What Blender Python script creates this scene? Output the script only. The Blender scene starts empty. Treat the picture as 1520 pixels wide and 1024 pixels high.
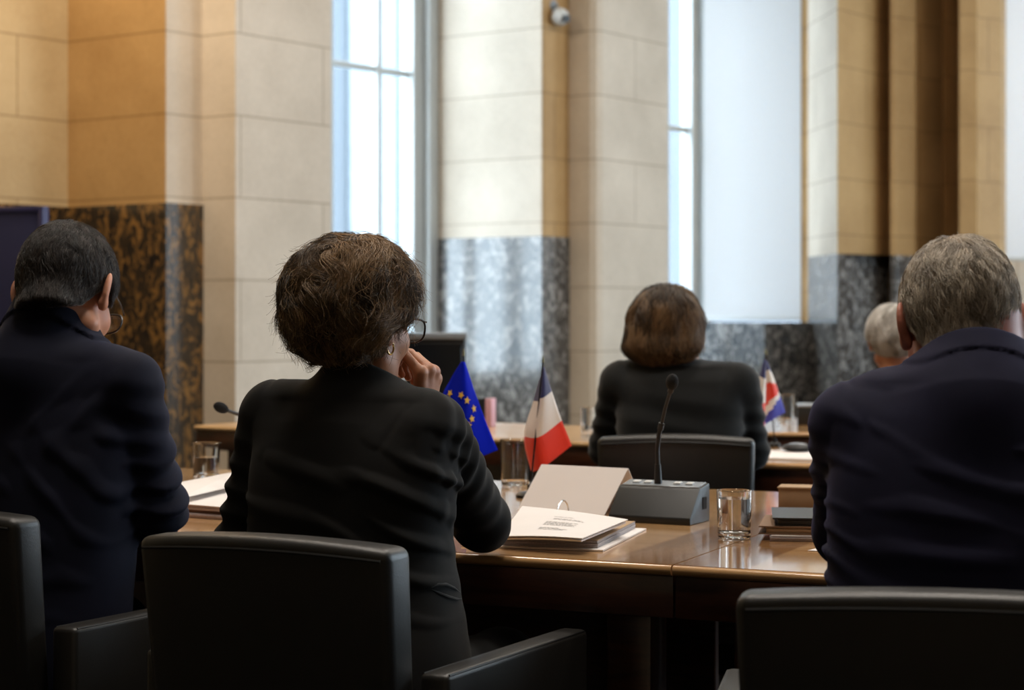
import bpy, bmesh, math, random
import numpy as np
from mathutils import Vector, Matrix
random.seed(7)
SC = bpy.context.scene
COL = SC.collection
PI = math.pi
R = math.radians
# ---------------------------------------------------------------- survey
FPX, CX, CY, EYE = 2840.0, 760.0, 465.0, 1.2      # focal length in px, principal point, eye height
TZ = 0.76                                          # table height
def at(px, py, d):
    return Vector(((px-CX)/FPX*d, d, EYE-(py-CY)/FPX*d))
def onz(px, py, z):
    return at(px, py, (EYE-z)*FPX/(py-CY))
def gx(px, d):
    return (px-CX)/FPX*d
YAW = R(24.4)
def frame(yaw):
    return Vector((math.cos(yaw), -math.sin(yaw), 0)), Vector((math.sin(yaw), math.cos(yaw), 0))
U, V = frame(YAW)
# ---------------------------------------------------------------- objects
def link(o, parent=None):
    COL.objects.link(o)
    if parent is not None:
        o.parent = parent
    return o
def tag(o, label, cat, group=None):
    o['label'] = label; o['category'] = cat
    if group: o['group'] = group
    return o
def struct(o):
    o['kind'] = 'structure'; return o
def empty(name, loc, yaw=0.0):
    o = bpy.data.objects.new(name, None); o.empty_display_size = .05
    o.location = loc; o.rotation_euler = (0, 0, -yaw)
    return link(o)
def mesh_obj(name, verts, faces, mats, parent=None, smooth=True, midx=None):
    me = bpy.data.meshes.new(name)
    me.from_pydata([tuple(v) for v in verts], [], [tuple(f) for f in faces])
    for m in (mats if isinstance(mats, (list, tuple)) else [mats]):
        me.materials.append(m)
    if midx is not None:
        me.polygons.foreach_set('material_index', midx)
    me.polygons.foreach_set('use_smooth', [smooth]*len(me.polygons))
    me.validate(); me.update()
    return link(bpy.data.objects.new(name, me), parent)
class MB:
    """collects shapes into ONE mesh"""
    def __init__(s): s.bm = bmesh.new(); s.mi = 0
    def _mark(s, before):
        for f in s.bm.faces:
            if f not in before: f.material_index = s.mi
    def box(s, c, size, bevel=0, seg=3, rot=None, taper=None, shear=None):
        t = bmesh.new()
        bmesh.ops.create_cube(t, size=1)
        for v in t.verts:
            v.co = Vector((v.co.x*size[0], v.co.y*size[1], v.co.z*size[2]))
            if taper and v.co.z < 0: v.co.x *= taper[0]; v.co.y *= taper[1]
            if shear and v.co.z > 0: v.co.x += shear[0]; v.co.y += shear[1]
        if bevel:
            bmesh.ops.bevel(t, geom=t.edges[:], offset=bevel, segments=seg, profile=.5, affect='EDGES', clamp_overlap=True)
        M = Matrix.Translation(Vector(c)) @ (rot if rot is not None else Matrix.Identity(4))
        s._merge(t, M); return s
    def _merge(s, t, M=None):
        if M is not None: bmesh.ops.transform(t, matrix=M, verts=t.verts[:])
        mp = {}
        for v in t.verts: mp[v] = s.bm.verts.new(v.co)
        for f in t.faces:
            try: n = s.bm.faces.new([mp[v] for v in f.verts]); n.material_index = s.mi; n.smooth = f.smooth
            except ValueError: pass
        t.free()
    def tube(s, pts, r, n=12, cap=True):
        pts = [Vector(p) for p in pts]; rings = []
        rs = r if isinstance(r, (list, tuple)) else [r]*len(pts)
        ref = None
        for i, p in enumerate(pts):
            a = pts[max(0, i-1)]; b = pts[min(len(pts)-1, i+1)]
            d = (b-a).normalized()
            if ref is None:
                ref = Vector((0, 0, 1)) if abs(d.z) < .9 else Vector((1, 0, 0))
                ref = d.cross(ref).normalized()
            ref = (ref-d*ref.dot(d)).normalized(); w = d.cross(ref)
            rings.append([s.bm.verts.new(p+(ref*math.cos(2*PI*k/n)+w*math.sin(2*PI*k/n))*rs[i]) for k in range(n)])
        for i in range(len(rings)-1):
            for k in range(n):
                f = s.bm.faces.new([rings[i][k], rings[i][(k+1) % n], rings[i+1][(k+1) % n], rings[i+1][k]]); f.material_index = s.mi
        if cap:
            for rg, rev in ((rings[0], True), (rings[-1], False)):
                f = s.bm.faces.new(rg[::-1] if rev else rg); f.material_index = s.mi
        return s
    def lathe(s, prof, n=40, c=(0, 0, 0), close=True):
        c = Vector(c); rings = []
        for r, z in prof:
            if r < 1e-6: rings.append([s.bm.verts.new(c+Vector((0, 0, z)))])
            else: rings.append([s.bm.verts.new(c+Vector((r*math.cos(2*PI*k/n), r*math.sin(2*PI*k/n), z))) for k in range(n)])
        for a, b in zip(rings[:-1], rings[1:]):
            for k in range(n):
                k2 = (k+1) % n
                if len(a) == 1: vs = [a[0], b[k2], b[k]]
                elif len(b) == 1: vs = [a[k], a[k2], b[0]]
                else: vs = [a[k], a[k2], b[k2], b[k]]
                if len(a) == 1 and len(b) == 1: continue
                f = s.bm.faces.new(vs); f.material_index = s.mi
        return s
    def prism(s, poly, z0, z1):
        a = [s.bm.verts.new((p[0], p[1], z0)) for p in poly]; b = [s.bm.verts.new((p[0], p[1], z1)) for p in poly]
        n = len(poly)
        fs = [s.bm.faces.new(a[::-1]), s.bm.faces.new(b)]
        for i in range(n): fs.append(s.bm.faces.new([a[i], a[(i+1) % n], b[(i+1) % n], b[i]]))
        for f in fs: f.material_index = s.mi
        return s
    def ball(s, c, r, seg=20, rings=12, scale=(1, 1, 1), rot=None):
        t = bmesh.new(); bmesh.ops.create_uvsphere(t, u_segments=seg, v_segments=rings, radius=r)
        M = Matrix.Translation(Vector(c)) @ (rot or Matrix.Identity(4)) @ Matrix.Diagonal((*scale, 1))
        s._merge(t, M); return s
    def build(s, name, mats, parent=None, smooth=True, auto=True):
        bmesh.ops.recalc_face_normals(s.bm, faces=s.bm.faces[:])
        me = bpy.data.meshes.new(name); s.bm.to_mesh(me); s.bm.free()
        for m in (mats if isinstance(mats, (list, tuple)) else [mats]): me.materials.append(m)
        me.polygons.foreach_set('use_smooth', [smooth]*len(me.polygons))
        if smooth and auto:
            try: me.set_sharp_from_angle(angle=R(38))
            except Exception: pass
        me.update()
        return link(bpy.data.objects.new(name, me), parent)
# ---------------------------------------------------------------- materials
def lin(c):
    return tuple((x/12.92 if x <= .04045 else ((x+.055)/1.055)**2.4) for x in [v/255 for v in c])+(1,)
def newmat(name):
    m = bpy.data.materials.new(name); m.use_nodes = True
    nt = m.node_tree
    return m, nt, nt.nodes['Principled BSDF']
def setin(b, **kw):
    for k, v in kw.items():
        k = k.replace('_', ' ')
        if k in b.inputs: b.inputs[k].default_value = v
def N(nt, typ, **kw):
    n = nt.nodes.new(typ)
    for k, v in kw.items(): setattr(n, k, v)
    return n
def ramp(nt, fac, stops):
    r = nt.nodes.new('ShaderNodeValToRGB'); e = r.color_ramp.elements
    while len(e) < len(stops): e.new(.5)
    for el, (p, c) in zip(e, stops): el.position = p; el.color = c
    nt.links.new(fac, r.inputs[0]); return r.outputs[0]
def coord(nt, scale=(1, 1, 1), kind='Object'):
    tc = nt.nodes.new('ShaderNodeTexCoord'); mp = nt.nodes.new('ShaderNodeMapping')
    mp.inputs['Scale'].default_value = scale
    nt.links.new(tc.outputs[kind], mp.inputs[0]); return mp.outputs[0]
def noise(nt, vec, scale, detail=4, rough=.55, dist=0):
    n = nt.nodes.new('ShaderNodeTexNoise'); n.inputs['Scale'].default_value = scale
    n.inputs['Detail'].default_value = detail; n.inputs['Roughness'].default_value = rough; n.inputs['Distortion'].default_value = dist
    nt.links.new(vec, n.inputs['Vector']); return n.outputs['Fac']
def bump(nt, b, h, strength=.3, dist=.002):
    n = nt.nodes.new('ShaderNodeBump'); n.inputs['Strength'].default_value = strength; n.inputs['Distance'].default_value = dist
    nt.links.new(h, n.inputs['Height']); nt.links.new(n.outputs[0], b.inputs['Normal'])
def plain(name, rgb, rough=.5, metal=0, vary=.12, nscale=6, coat=0, spec=.5, bmp=0, bscale=200, sheen=0):
    m, nt, b = newmat(name)
    c = lin(rgb); v = coord(nt)
    n = noise(nt, v, nscale, 4)
    lo = tuple(x*(1-vary) for x in c[:3])+(1,); hi = tuple(min(1, x*(1+vary)) for x in c[:3])+(1,)
    nt.links.new(ramp(nt, n, [(.3, lo), (.7, hi)]), b.inputs['Base Color'])
    setin(b, Roughness=rough, Metallic=metal, Coat_Weight=coat, Specular_IOR_Level=spec)
    if coat: setin(b, Coat_Roughness=.08)
    if sheen: setin(b, Sheen_Weight=sheen, Sheen_Roughness=.5)
    if bmp: bump(nt, b, noise(nt, v, bscale, 3), bmp)
    return m
def fabric(name, rgb, sheen=.25, tint=None):
    m, nt, b = newmat(name); c = lin(rgb); v = coord(nt)
    n = noise(nt, v, 9, 4); f = noise(nt, coord(nt, (1, 1, 2.2)), 900, 2)
    lo = tuple(x*.8 for x in c[:3])+(1,); hi = tuple(x*1.25 for x in c[:3])+(1,)
    nt.links.new(ramp(nt, n, [(.3, lo), (.7, hi)]), b.inputs['Base Color'])
    setin(b, Roughness=.85, Specular_IOR_Level=.2, Sheen_Weight=sheen, Sheen_Roughness=.4)
    if tint: b.inputs['Sheen Tint'].default_value = lin(tint)
    bump(nt, b, f, .35, .0008)
    return m
def wood(name, dark, light, scale=(1.2, 14, 14), rough=.22, coat=.6, rotz=0):
    m, nt, b = newmat(name)
    tc = nt.nodes.new('ShaderNodeTexCoord'); mp = nt.nodes.new('ShaderNodeMapping')
    mp.inputs['Scale'].default_value = scale; mp.inputs['Rotation'].default_value = (0, 0, rotz)
    nt.links.new(tc.outputs['Object'], mp.inputs[0])
    n = noise(nt, mp.outputs[0], 2.2, 6, .6, 1.2); g = noise(nt, mp.outputs[0], 14, 3)
    mx = N(nt, 'ShaderNodeMath', operation='MULTIPLY_ADD'); mx.inputs[1].default_value = .25
    nt.links.new(g, mx.inputs[0]); nt.links.new(n, mx.inputs[2])
    nt.links.new(ramp(nt, mx.outputs[0], [(.38, lin(dark)), (.8, lin(light))]), b.inputs['Base Color'])
    setin(b, Roughness=rough, Coat_Weight=coat, Coat_Roughness=.1)
    bump(nt, b, g, .05, .001)
    return m
# ---------------------------------------------------------------- signed-distance modelling (numpy)
A = lambda *p: np.array(p, dtype=np.float32)
def smin(a, b, k):
    if k <= 0: return np.minimum(a, b)
    h = np.clip(k-np.abs(a-b), 0, None)/k
    return np.minimum(a, b)-h*h*k*.25
def smax(a, b, k): return -smin(-a, -b, k)
def cone(P, a, b, ra, rb):
    a = np.asarray(a, np.float32); b = np.asarray(b, np.float32)
    ba = b-a; t = np.clip(((P-a)@ba)/max(float(ba@ba), 1e-9), 0, 1)
    q = P-a-t[:, None]*ba
    return np.sqrt((q*q).sum(1))-(ra+(rb-ra)*t)
def econe(P, a, b, ra, rb, side):
    """tapered limb with an elliptic section: ra, rb = (radius along side, radius across)"""
    a = np.asarray(a, np.float32); b = np.asarray(b, np.float32); ba = b-a; L = float(np.linalg.norm(ba)); ax = ba/L
    sd = np.asarray(side, np.float32); sd = sd-ax*float(sd@ax); sd /= np.linalg.norm(sd); ot = np.cross(ax, sd)
    q = P-a; t = q@ax; tc = np.clip(t, 0, L); w = tc/L
    r1 = ra[0]+(rb[0]-ra[0])*w; r2 = ra[1]+(rb[1]-ra[1])*w; m = np.minimum(r1, r2)
    e = (t-tc)
    g = np.sqrt((q@sd/r1)**2+(q@ot/r2)**2+(e/m)**2)
    return (g-1)*m
def ell(P, c, r, Rm=None):
    q = P-np.asarray(c, np.float32)
    if Rm is not None: q = q@Rm
    r = np.asarray(r, np.float32); k0 = np.sqrt(((q/r)**2).sum(1)); k1 = np.sqrt(((q/(r*r))**2).sum(1))
    return k0*(k0-1)/np.maximum(k1, 1e-6)
def loft(P, rows, p=2.4):
    """stack of superellipse sections along z: rows of (z, cx, cy, rx, ry)"""
    a = np.asarray(rows, np.float32); z = np.clip(P[:, 2], a[0, 0], a[-1, 0])
    i = np.clip(np.searchsorted(a[:, 0], z)-1, 0, len(a)-2)
    t = (z-a[i, 0])/(a[i+1, 0]-a[i, 0]); 
    def hm(c):
        y0 = a[i, c]; y1 = a[i+1, c]; im = np.maximum(i-1, 0); ip = np.minimum(i+2, len(a)-1)
        dz = a[i+1, 0]-a[i, 0]
        m0 = (y1-a[im, c])/np.maximum(a[i+1, 0]-a[im, 0], 1e-6)*dz; m1 = (a[ip, c]-y0)/np.maximum(a[ip, 0]-a[i, 0], 1e-6)*dz
        t2 = t*t; t3 = t2*t
        return (2*t3-3*t2+1)*y0+(t3-2*t2+t)*m0+(-2*t3+3*t2)*y1+(t3-t2)*m1
    cx, cy, rx, ry = hm(1), hm(2), hm(3), hm(4)
    g = (np.abs((P[:, 0]-cx)/rx)**p+np.abs((P[:, 1]-cy)/ry)**p)**(1/p)
    d = (g-1)*np.minimum(rx, ry)
    e = P[:, 2]-z
    return np.where(np.abs(e) > 1e-6, np.sqrt(np.maximum(d, 0)**2+e*e)+np.minimum(d, 0)*0, d)
def sn(P, f, seed=0):
    rs = np.random.RandomState(seed); o = np.zeros(len(P), np.float32)
    for k in range(5):
        d = rs.normal(size=3); d /= np.linalg.norm(d); ph = rs.rand()*6.28
        d2 = rs.normal(size=3)*.6; ph2 = rs.rand()*6.28
        o += np.sin((P@d.astype(np.float32))*f*(.7+.25*k)+ph+1.2*np.sin((P@d2.astype(np.float32))*f+ph2))
    return o/5*1.6
def folds(P, specs):
    o = np.zeros(len(P), np.float32); wv = 1.1*sn(P, 14, 5)
    for c, n, wl, amp, rad, ph in specs:
        n = np.asarray(n, np.float32); n = n/np.linalg.norm(n); q = P-np.asarray(c, np.float32)
        w = np.exp(-(q*q).sum(1)/(rad*rad))
        s = np.sin(2*PI*(q@n)/wl+ph+wv)
        o += amp*w*(s+.35*s*np.abs(s))
    return o
def rotm(yaw=0, pitch=0, roll=0):
    """columns = local axes; yaw turns towards +x (clockwise from above), pitch bows the head forward, roll tips it to +x"""
    M = Matrix.Rotation(-yaw, 3, 'Z') @ Matrix.Rotation(-pitch, 3, 'X') @ Matrix.Rotation(roll, 3, 'Y')
    return np.array(M, dtype=np.float32)
def evalc(f, P, n=400000):
    return np.concatenate([f(P[i:i+n]) for i in range(0, len(P), n)]) if len(P) else np.zeros(0, np.float32)
def grad(f, P, e=.0015):
    g = np.stack([evalc(f, P+A(*(e if j == k else 0 for j in range(3))))-evalc(f, P-A(*(e if j == k else 0 for j in range(3)))) for k in range(3)], 1)/(2*e)
    return g
def sdf_mesh(f, lo, hi, h, newton=1):
    lo = np.asarray(lo, np.float32); hi = np.asarray(hi, np.float32); B = 6
    nb = np.ceil((hi-lo)/(B*h)).astype(int); n = nb*B
    ctr = [lo[k]+(np.arange(nb[k])*B+(B-1)/2)*h for k in range(3)]
    G = np.stack(np.meshgrid(*ctr, indexing='ij'), -1).reshape(-1, 3).astype(np.float32)
    fc = evalc(f, G).reshape(nb)
    act = np.abs(fc) < B*h*1.75
    up = lambda a: a.repeat(B, 0).repeat(B, 1).repeat(B, 2)
    F = up(np.where(fc < 0, -1., 1.).astype(np.float32)); M = up(act)
    idx = np.argwhere(M)
    F[M] = evalc(f, (lo+idx*h).astype(np.float32))
    S = F < 0
    c = np.zeros(tuple(n-1), np.int8)
    for dx in (0, 1):
        for dy in (0, 1):
            for dz in (0, 1):
                c += S[dx:n[0]-1+dx, dy:n[1]-1+dy, dz:n[2]-1+dz]
    cells = np.argwhere((c > 0) & (c < 8))
    vid = np.full(tuple(n-1), -1, np.int32); vid[tuple(cells.T)] = np.arange(len(cells))
    acc = np.zeros((len(cells), 3), np.float32); cnt = np.zeros(len(cells), np.float32)
    for axis in range(3):
        o1, o2 = [k for k in range(3) if k != axis]
        for u in (0, 1):
            for v in (0, 1):
                a = np.zeros(3, int); a[o1] = u; a[o2] = v; b = a.copy(); b[axis] = 1
                fa = F[tuple((cells+a).T)]; fb = F[tuple((cells+b).T)]
                x = (fa < 0) != (fb < 0)
                t = np.where(x, fa/np.where(x, fa-fb, 1), 0)
                p = a.astype(np.float32)+np.outer(t, (b-a)).astype(np.float32)
                acc[x] += p[x]; cnt[x] += 1
    Vv = lo+(cells+acc/np.maximum(cnt, 1)[:, None])*h
    quads = []
    for axis in range(3):
        o1, o2 = [k for k in range(3) if k != axis]
        sl = [slice(1, n[k]-1) for k in range(3)]; sl[axis] = slice(0, n[axis]-1)
        s2 = list(sl); s2[axis] = slice(1, n[axis])
        s0 = S[tuple(sl)]; s1 = S[tuple(s2)]
        for flip in (False, True):
            e = np.argwhere((s0 & ~s1) if not flip else (~s0 & s1))
            if not len(e): continue
            base = e+np.array([1 if k != axis else 0 for k in range(3)])
            d1 = np.zeros(3, int); d1[o1] = 1; d2 = np.zeros(3, int); d2[o2] = 1
            q = np.stack([vid[tuple((base-d1-d2).T)], vid[tuple((base-d2).T)], vid[tuple(base.T)], vid[tuple((base-d1).T)]], 1)
            if (axis == 1) != flip: q = q[:, ::-1]
            quads.append(q)
    Q = np.concatenate(quads); Q = Q[(Q >= 0).all(1)]
    Vv = Vv.astype(np.float32)
    for _ in range(newton):
        g = grad(f, Vv, h*.4); m = (g*g).sum(1); fv = evalc(f, Vv)
        st = -(fv/np.maximum(m, .05))[:, None]*g
        ln = np.sqrt((st*st).sum(1)); st *= np.minimum(1, .6*h/np.maximum(ln, 1e-9))[:, None]
        Vv = Vv+st
    return Vv, Q
def sdf_obj(name, f, lo, hi, h, mat, parent=None, newton=1, keep=False):
    v, q = sdf_mesh(f, lo, hi, h, newton)
    me = bpy.data.meshes.new(name)
    me.vertices.add(len(v)); me.vertices.foreach_set('co', v.reshape(-1))
    me.loops.add(len(q)*4); me.loops.foreach_set('vertex_index', q.reshape(-1).astype(np.int32))
    me.polygons.add(len(q)); me.polygons.foreach_set('loop_start', np.arange(len(q), dtype=np.int32)*4)
    me.polygons.foreach_set('loop_total', np.full(len(q), 4, np.int32))
    me.update(calc_edges=True); me.validate()
    me.polygons.foreach_set('use_smooth', np.ones(len(me.polygons), bool))
    me.materials.append(mat); me.update()
    o = link(bpy.data.objects.new(name, me), parent)
    return (o, v, q) if keep else o
# ---------------------------------------------------------------- people
def hair_mat(name, c0, c1, rough=.42):
    """strands: every lock and every hair in it has its own shade (curve attribute)"""
    m, nt, b = newmat(name); at_ = N(nt, 'ShaderNodeAttribute', attribute_name='shade', attribute_type='GEOMETRY')
    nt.links.new(ramp(nt, at_.outputs['Fac'], [(.1, lin(c0)), (.9, lin(c1))]), b.inputs['Base Color'])
    setin(b, Roughness=rough, Specular_IOR_Level=.45); return m
def skin_mat(name, rgb, deep):
    m, nt, b = newmat(name); v = coord(nt)
    n = noise(nt, v, 14, 5); f = noise(nt, v, 420, 3)
    nt.links.new(ramp(nt, n, [(.3, lin(deep)), (.7, lin(rgb))]), b.inputs['Base Color'])
    setin(b, Roughness=.48, Subsurface_Weight=.12, Subsurface_Scale=.006, Specular_IOR_Level=.4)
    b.inputs['Subsurface Radius'].default_value = (1, .35, .2)
    bump(nt, b, f, .12, .0006)
    return m
EARP = (.0775, -.008, -.004)
def skull(Q):
    d = ell(Q, (0, -.008, .03), (.0765, .097, .094))
    d = smin(d, ell(Q, (0, .03, -.045), (.060, .062, .070)), .035)
    d = smin(d, cone(Q, (0, .07, -.098), (0, .04, -.09), .022, .03), .03)
    for s in (-1, 1):
        d = smin(d, ell(Q, (s*.042, .058, -.025), (.024, .026, .026)), .02)      # cheekbones
        d = smin(d, cone(Q, (s*.055, .005, -.065), (s*.02, .07, -.1), .018, .018), .025)
    return d
def headf(Q):
    d = skull(Q)
    d = smin(d, cone(Q, (0, .090, .012), (0, .116, -.028), .009, .0125), .014)
    for s in (-1, 1):
        d = smin(d, ell(Q, (s*.011, .106, -.033), (.009, .010, .008)), .008)
        d = smin(d, cone(Q, (s*.012, .089, .03), (s*.045, .077, .031), .010, .009), .014)
        d = smax(d, -ell(Q, (s*.032, .098, .008), (.018, .014, .012)), .012)
        d = smin(d, ell(Q, (s*.032, .079, .007), (.0135, .0125, .0125)), .003)
        e = Q-A(s*EARP[0], EARP[1], EARP[2])
        er = ell(e, (s*.007, -.004, .001), (.0075, .021, .033), rotm(-s*R(28), R(-10), 0))
        lobe = ell(e, (s*.003, .002, -.027), (.008, .010, .011))
        er = smin(er, lobe, .01)
        er = smax(er, -ell(e, (s*.0155, .004, .003), (.0065, .012, .019), rotm(-s*R(28), R(-10), 0)), .006)
        d = smin(d, er, .007)
    m = cone(Q, (-.018, .093, -.062), (.018, .093, -.062), .008, .008)
    d = smin(d, m, .008)
    d = smax(d, -(np.abs(Q[:, 2]+.062)+np.abs(Q[:, 1]-.104)*.4-.0018), .004)
    return d
HLY = [-.13, -.07, -.045, -.022, -.002, .018, .03, .05, .08, .1]
HLZ = [-.078, -.074, -.055, -.012, .020, .012, -.012, .03, .075, .088]
def hairline(Q, dz=0):
    return np.interp(Q[:, 1], HLY, HLZ).astype(np.float32)+dz-Q[:, 2]
def unit(v):
    v = np.asarray(v, np.float32); return v/np.linalg.norm(v)
def rot_about(v, ax, a):
    return v*math.cos(a)+np.cross(ax, v)*math.sin(a)+ax*float(ax@v)*(1-math.cos(a))
def hand_chain(w, fwd, pn, side, curl=(.5, .6, .4), sc=1.0):
    """joint lists of a relaxed hand"""
    w = np.asarray(w, np.float32); fwd = unit(fwd); pn = np.asarray(pn, np.float32); pn = unit(pn-fwd*float(pn@fwd))
    th = np.cross(fwd, pn)*side
    fs = []
    for i, (lo, al, ph) in enumerate((( .030, .086, (.042, .025, .021)), (.010, .090, (.046, .029, .022)), (-.011, .086, (.042, .027, .021)), (-.030, .077, (.033, .021, .019)))):
        p = w+(fwd*al+th*lo)*sc; ch = [w+(fwd*.018+th*lo*.55)*sc, p]; a = 0
        for L, c in zip(ph, curl):
            a += c*(1+.08*i); d = fwd*math.cos(a)+pn*math.sin(a); p = p+d*L*sc; ch.append(p)
        fs.append(ch)
    d1 = unit(fwd*.75+th*.75+pn*.3); d2 = unit(fwd*.9+th*.35+pn*.45)
    t0 = w+(fwd*.022+th*.022)*sc; t1 = t0+d1*.042*sc; t2 = t1+d2*.034*sc; t3 = t2+unit(d2*.8+fwd*.4)*.026*sc
    return fs, [t0, t1, t2, t3]
def handf(P, fs, th, sc=1.0):
    palm = None; fing = None
    for i, ch in enumerate(fs):
        c = cone(P, ch[0], ch[1], .0135*sc, .0112*sc); palm = c if palm is None else smin(palm, c, .012)
        rr = [.0100, .0090, .0082, .0068] if i < 3 else [.0086, .0078, .0070, .006]
        f = cone(P, ch[1], ch[2], rr[0]*sc, rr[1]*sc); 
        f = smin(f, cone(P, ch[2], ch[3], rr[1]*sc, rr[2]*sc), .003)
        f = smin(f, cone(P, ch[3], ch[4], rr[2]*sc, rr[3]*sc), .003)
        f = smin(f, ell(P, ch[1], (.0118*sc,)*3), .006)
        fing = f if fing is None else smin(fing, f, .0025)
    t = cone(P, th[0], th[1], .015*sc, .0115*sc)
    t = smin(t, cone(P, th[1], th[2], .0115*sc, .0098*sc), .004); t = smin(t, cone(P, th[2], th[3], .0098*sc, .0075*sc), .004)
    d = smin(palm, t, .012)
    return smin(d, fing, .006)
class Person:
    def __init__(s, name_label, x, y, yaw, skin, h, head, head_rot, hsc=1.0, rows=None, sh=None, neck=None, arms=None, hands=None, group=None, lowest=.42, sleeve=(.064, .055, .046, .040), trap=.06, nr=(.058, .055)):
        s.o = Vector((x, y, 0)); s.yaw = yaw; s.u, s.v = frame(yaw)
        s.h = h; s.hc = np.asarray(head, np.float32); s.HR = rotm(*head_rot); s.hsc = hsc
        s.rows = rows; s.sh = sh; s.neck = neck; s.arms = arms; s.sleeve = sleeve; s.trap = trap; s.hands = hands or {}; s.nr = nr
        s.label = name_label; s.skin = skin; s.lowest = lowest; s.group = group
    def hq(s, P): return ((P-s.hc)@s.HR)/s.hsc
    def toH(s, q): return s.hc+s.HR@(np.asarray(q, np.float32)*s.hsc)
    def torso(s, P, off=0.0):
        rw = [(z, cx, cy, rx+off, ry+off) for z, cx, cy, rx, ry in s.rows]
        d = loft(P, rw)
        nb = np.asarray(s.neck[0], np.float32)
        for k in (0, 1):
            S = np.asarray(s.sh[k], np.float32)
            d = smin(d, econe(P, nb-A(0, 0, .03), S+A(0, 0, -.005), (s.trap*1.25+off, s.trap+off), (s.sleeve[0]*1.0+off, s.sleeve[0]*.85+off), (0, 1, 0)), .05)
        return d
    def arm(s, P, k, off=0.0, stop=1.0):
        S, E, W = [np.asarray(p, np.float32) for p in s.arms[k]]
        r = s.sleeve
        W2 = E+(W-E)*stop
        d = cone(P, S, E, r[0]+off, r[1]+off)
        return smin(d, cone(P, E, W2, r[1]+off*1.0, r[3]+off), .02)
    def bodyf(s, P):
        d = headf(s.hq(P))*s.hsc
        n0, n1 = s.neck; 
        d = smin(d, cone(P, A(*n0)-A(0, 0, .03), n1, s.nr[0], s.nr[1]), .022)
        d = smin(d, s.torso(P, -.016), .02)
        for k in (0, 1):
            S, E, W = [np.asarray(p, np.float32) for p in s.arms[k]]
            d = smin(d, cone(P, S, E, .047, .040), .015); d = smin(d, cone(P, E, W, .040, .027), .015)
            fs, th = s.hands[k]
            d = smin(d, handf(P, fs, th), .012)
        for q in (-1, 1):
            hp, kn, an = A(q*.095, .0, .53), A(q*.11, .40, .535), A(q*.12, .37, .09)
            d = smin(d, cone(P, hp, kn, .085, .058), .03); d = smin(d, cone(P, kn, an, .055, .036), .02)
            d = smin(d, econe(P, an+A(0, -.02, -.035), an+A(0, .13, -.05), (.034, .035), (.04, .025), (1, 0, 0)), .02)
        return d
    def build(s):
        if not s.hands.get(0) or not s.hands.get(1):
            for k in (0, 1):
                if s.hands.get(k): continue
                S, E, W = [np.asarray(p, np.float32) for p in s.arms[k]]
                side = -1 if k == 0 else 1
                fw = unit(W-E); fw = unit(fw*A(1, 1, .2))
                s.hands[k] = hand_chain(W, fw, (0, 0, -1), side, (.35, .45, .3))
        pts = np.array([s.hc]+[p for a in s.arms for p in a]+[c for h in s.hands.values() for f in h[0] for c in f], np.float32)
        lo = np.minimum(pts.min(0)-.16, A(-.26, -.2, .0)); hi = np.maximum(pts.max(0)+.16, A(.26, .56, 1.0))
        s.lo, s.hi = lo, hi
        s.body = sdf_obj('person', s.bodyf, lo, hi, s.h, s.skin)
        s.body.location = s.o; s.body.rotation_euler = (0, 0, -s.yaw)
        tag(s.body, s.label, 'person', s.group)
        # eyes and lips
        for q in (-1, 1):
            e = MB().ball((0, 0, 0), .0115, 16, 10).build('eye', M['eye'], s.body); e.location = s.toH((q*.032, .0815, .007))
        return s.body
    def L(s, px, py, d):
        w = at(px, py, d)-s.o
        return np.array((w.dot(s.u), w.dot(s.v), w.z), np.float32)
    def jacket(s, mat, specs, collar=None, stop=.86, h=None, noise_amp=.0025, open_r=.05, lowest=None, seam=True, waist=None):
        nb = A(*s.neck[0]); nt_ = A(*s.neck[1])
        def base(P):
            d = s.torso(P)
            return d
        def f(P):
            d = base(P)
            a = None
            for k in (0, 1):
                S, E, W = [np.asarray(p, np.float32) for p in s.arms[k]]
                x = s.arm(P, k, 0, stop)
                # cuff hollow
                W2 = E+(W-E)*stop
                x = smax(x, -cone(P, W2+(W2-E)*.0, W2+(W-E)*.4, s.sleeve[3]-.006, s.sleeve[3]-.006), .003)
                if seam:
                    ax = unit(S-nb); q = (P-S)@ax+.022
                    x = x-.0035*np.exp(-((P-S)**2).sum(1)/.012)      # roped sleeve head
                d = smin(d, x, .014)
                if seam:
                    d = d+.0035*np.exp(-(q/.006)**2)*np.exp(-((P-S)**2).sum(1)/.018)
            d = d+folds(P, specs)+noise_amp*sn(P, 17, 3)
            if collar: 
                d = np.minimum(d, collar(P, base)) if True else d
            # neck opening
            d = smax(d, -cone(P, nb-A(0, 0, .02), nt_+(nt_-nb)*2, open_r, open_r), .004)
            lz = s.lowest if lowest is None else lowest
            d = smax(d, lz-P[:, 2], .01)
            return d
        s.jf = f
        lo = s.lo.copy(); hi = s.hi.copy(); lo[2] = s.lowest-.02; hi[2] = max(p[2] for p in s.sh)+.2
        s.jk = sdf_obj('jacket', f, lo, hi, h or s.h*1.5, mat, s.body)
        return s.jk
    def onjacket(s, px, py, d0=2.6, d1=3.8):
        ds = np.linspace(d0, d1, 600, dtype=np.float32); P = np.array([s.L(px, py, float(d)) for d in ds], np.float32)
        f = s.jf(P); k = np.where(f < 0)[0]
        return P[k[0]] if len(k) else s.L(px, py, d0+.6)
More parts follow.
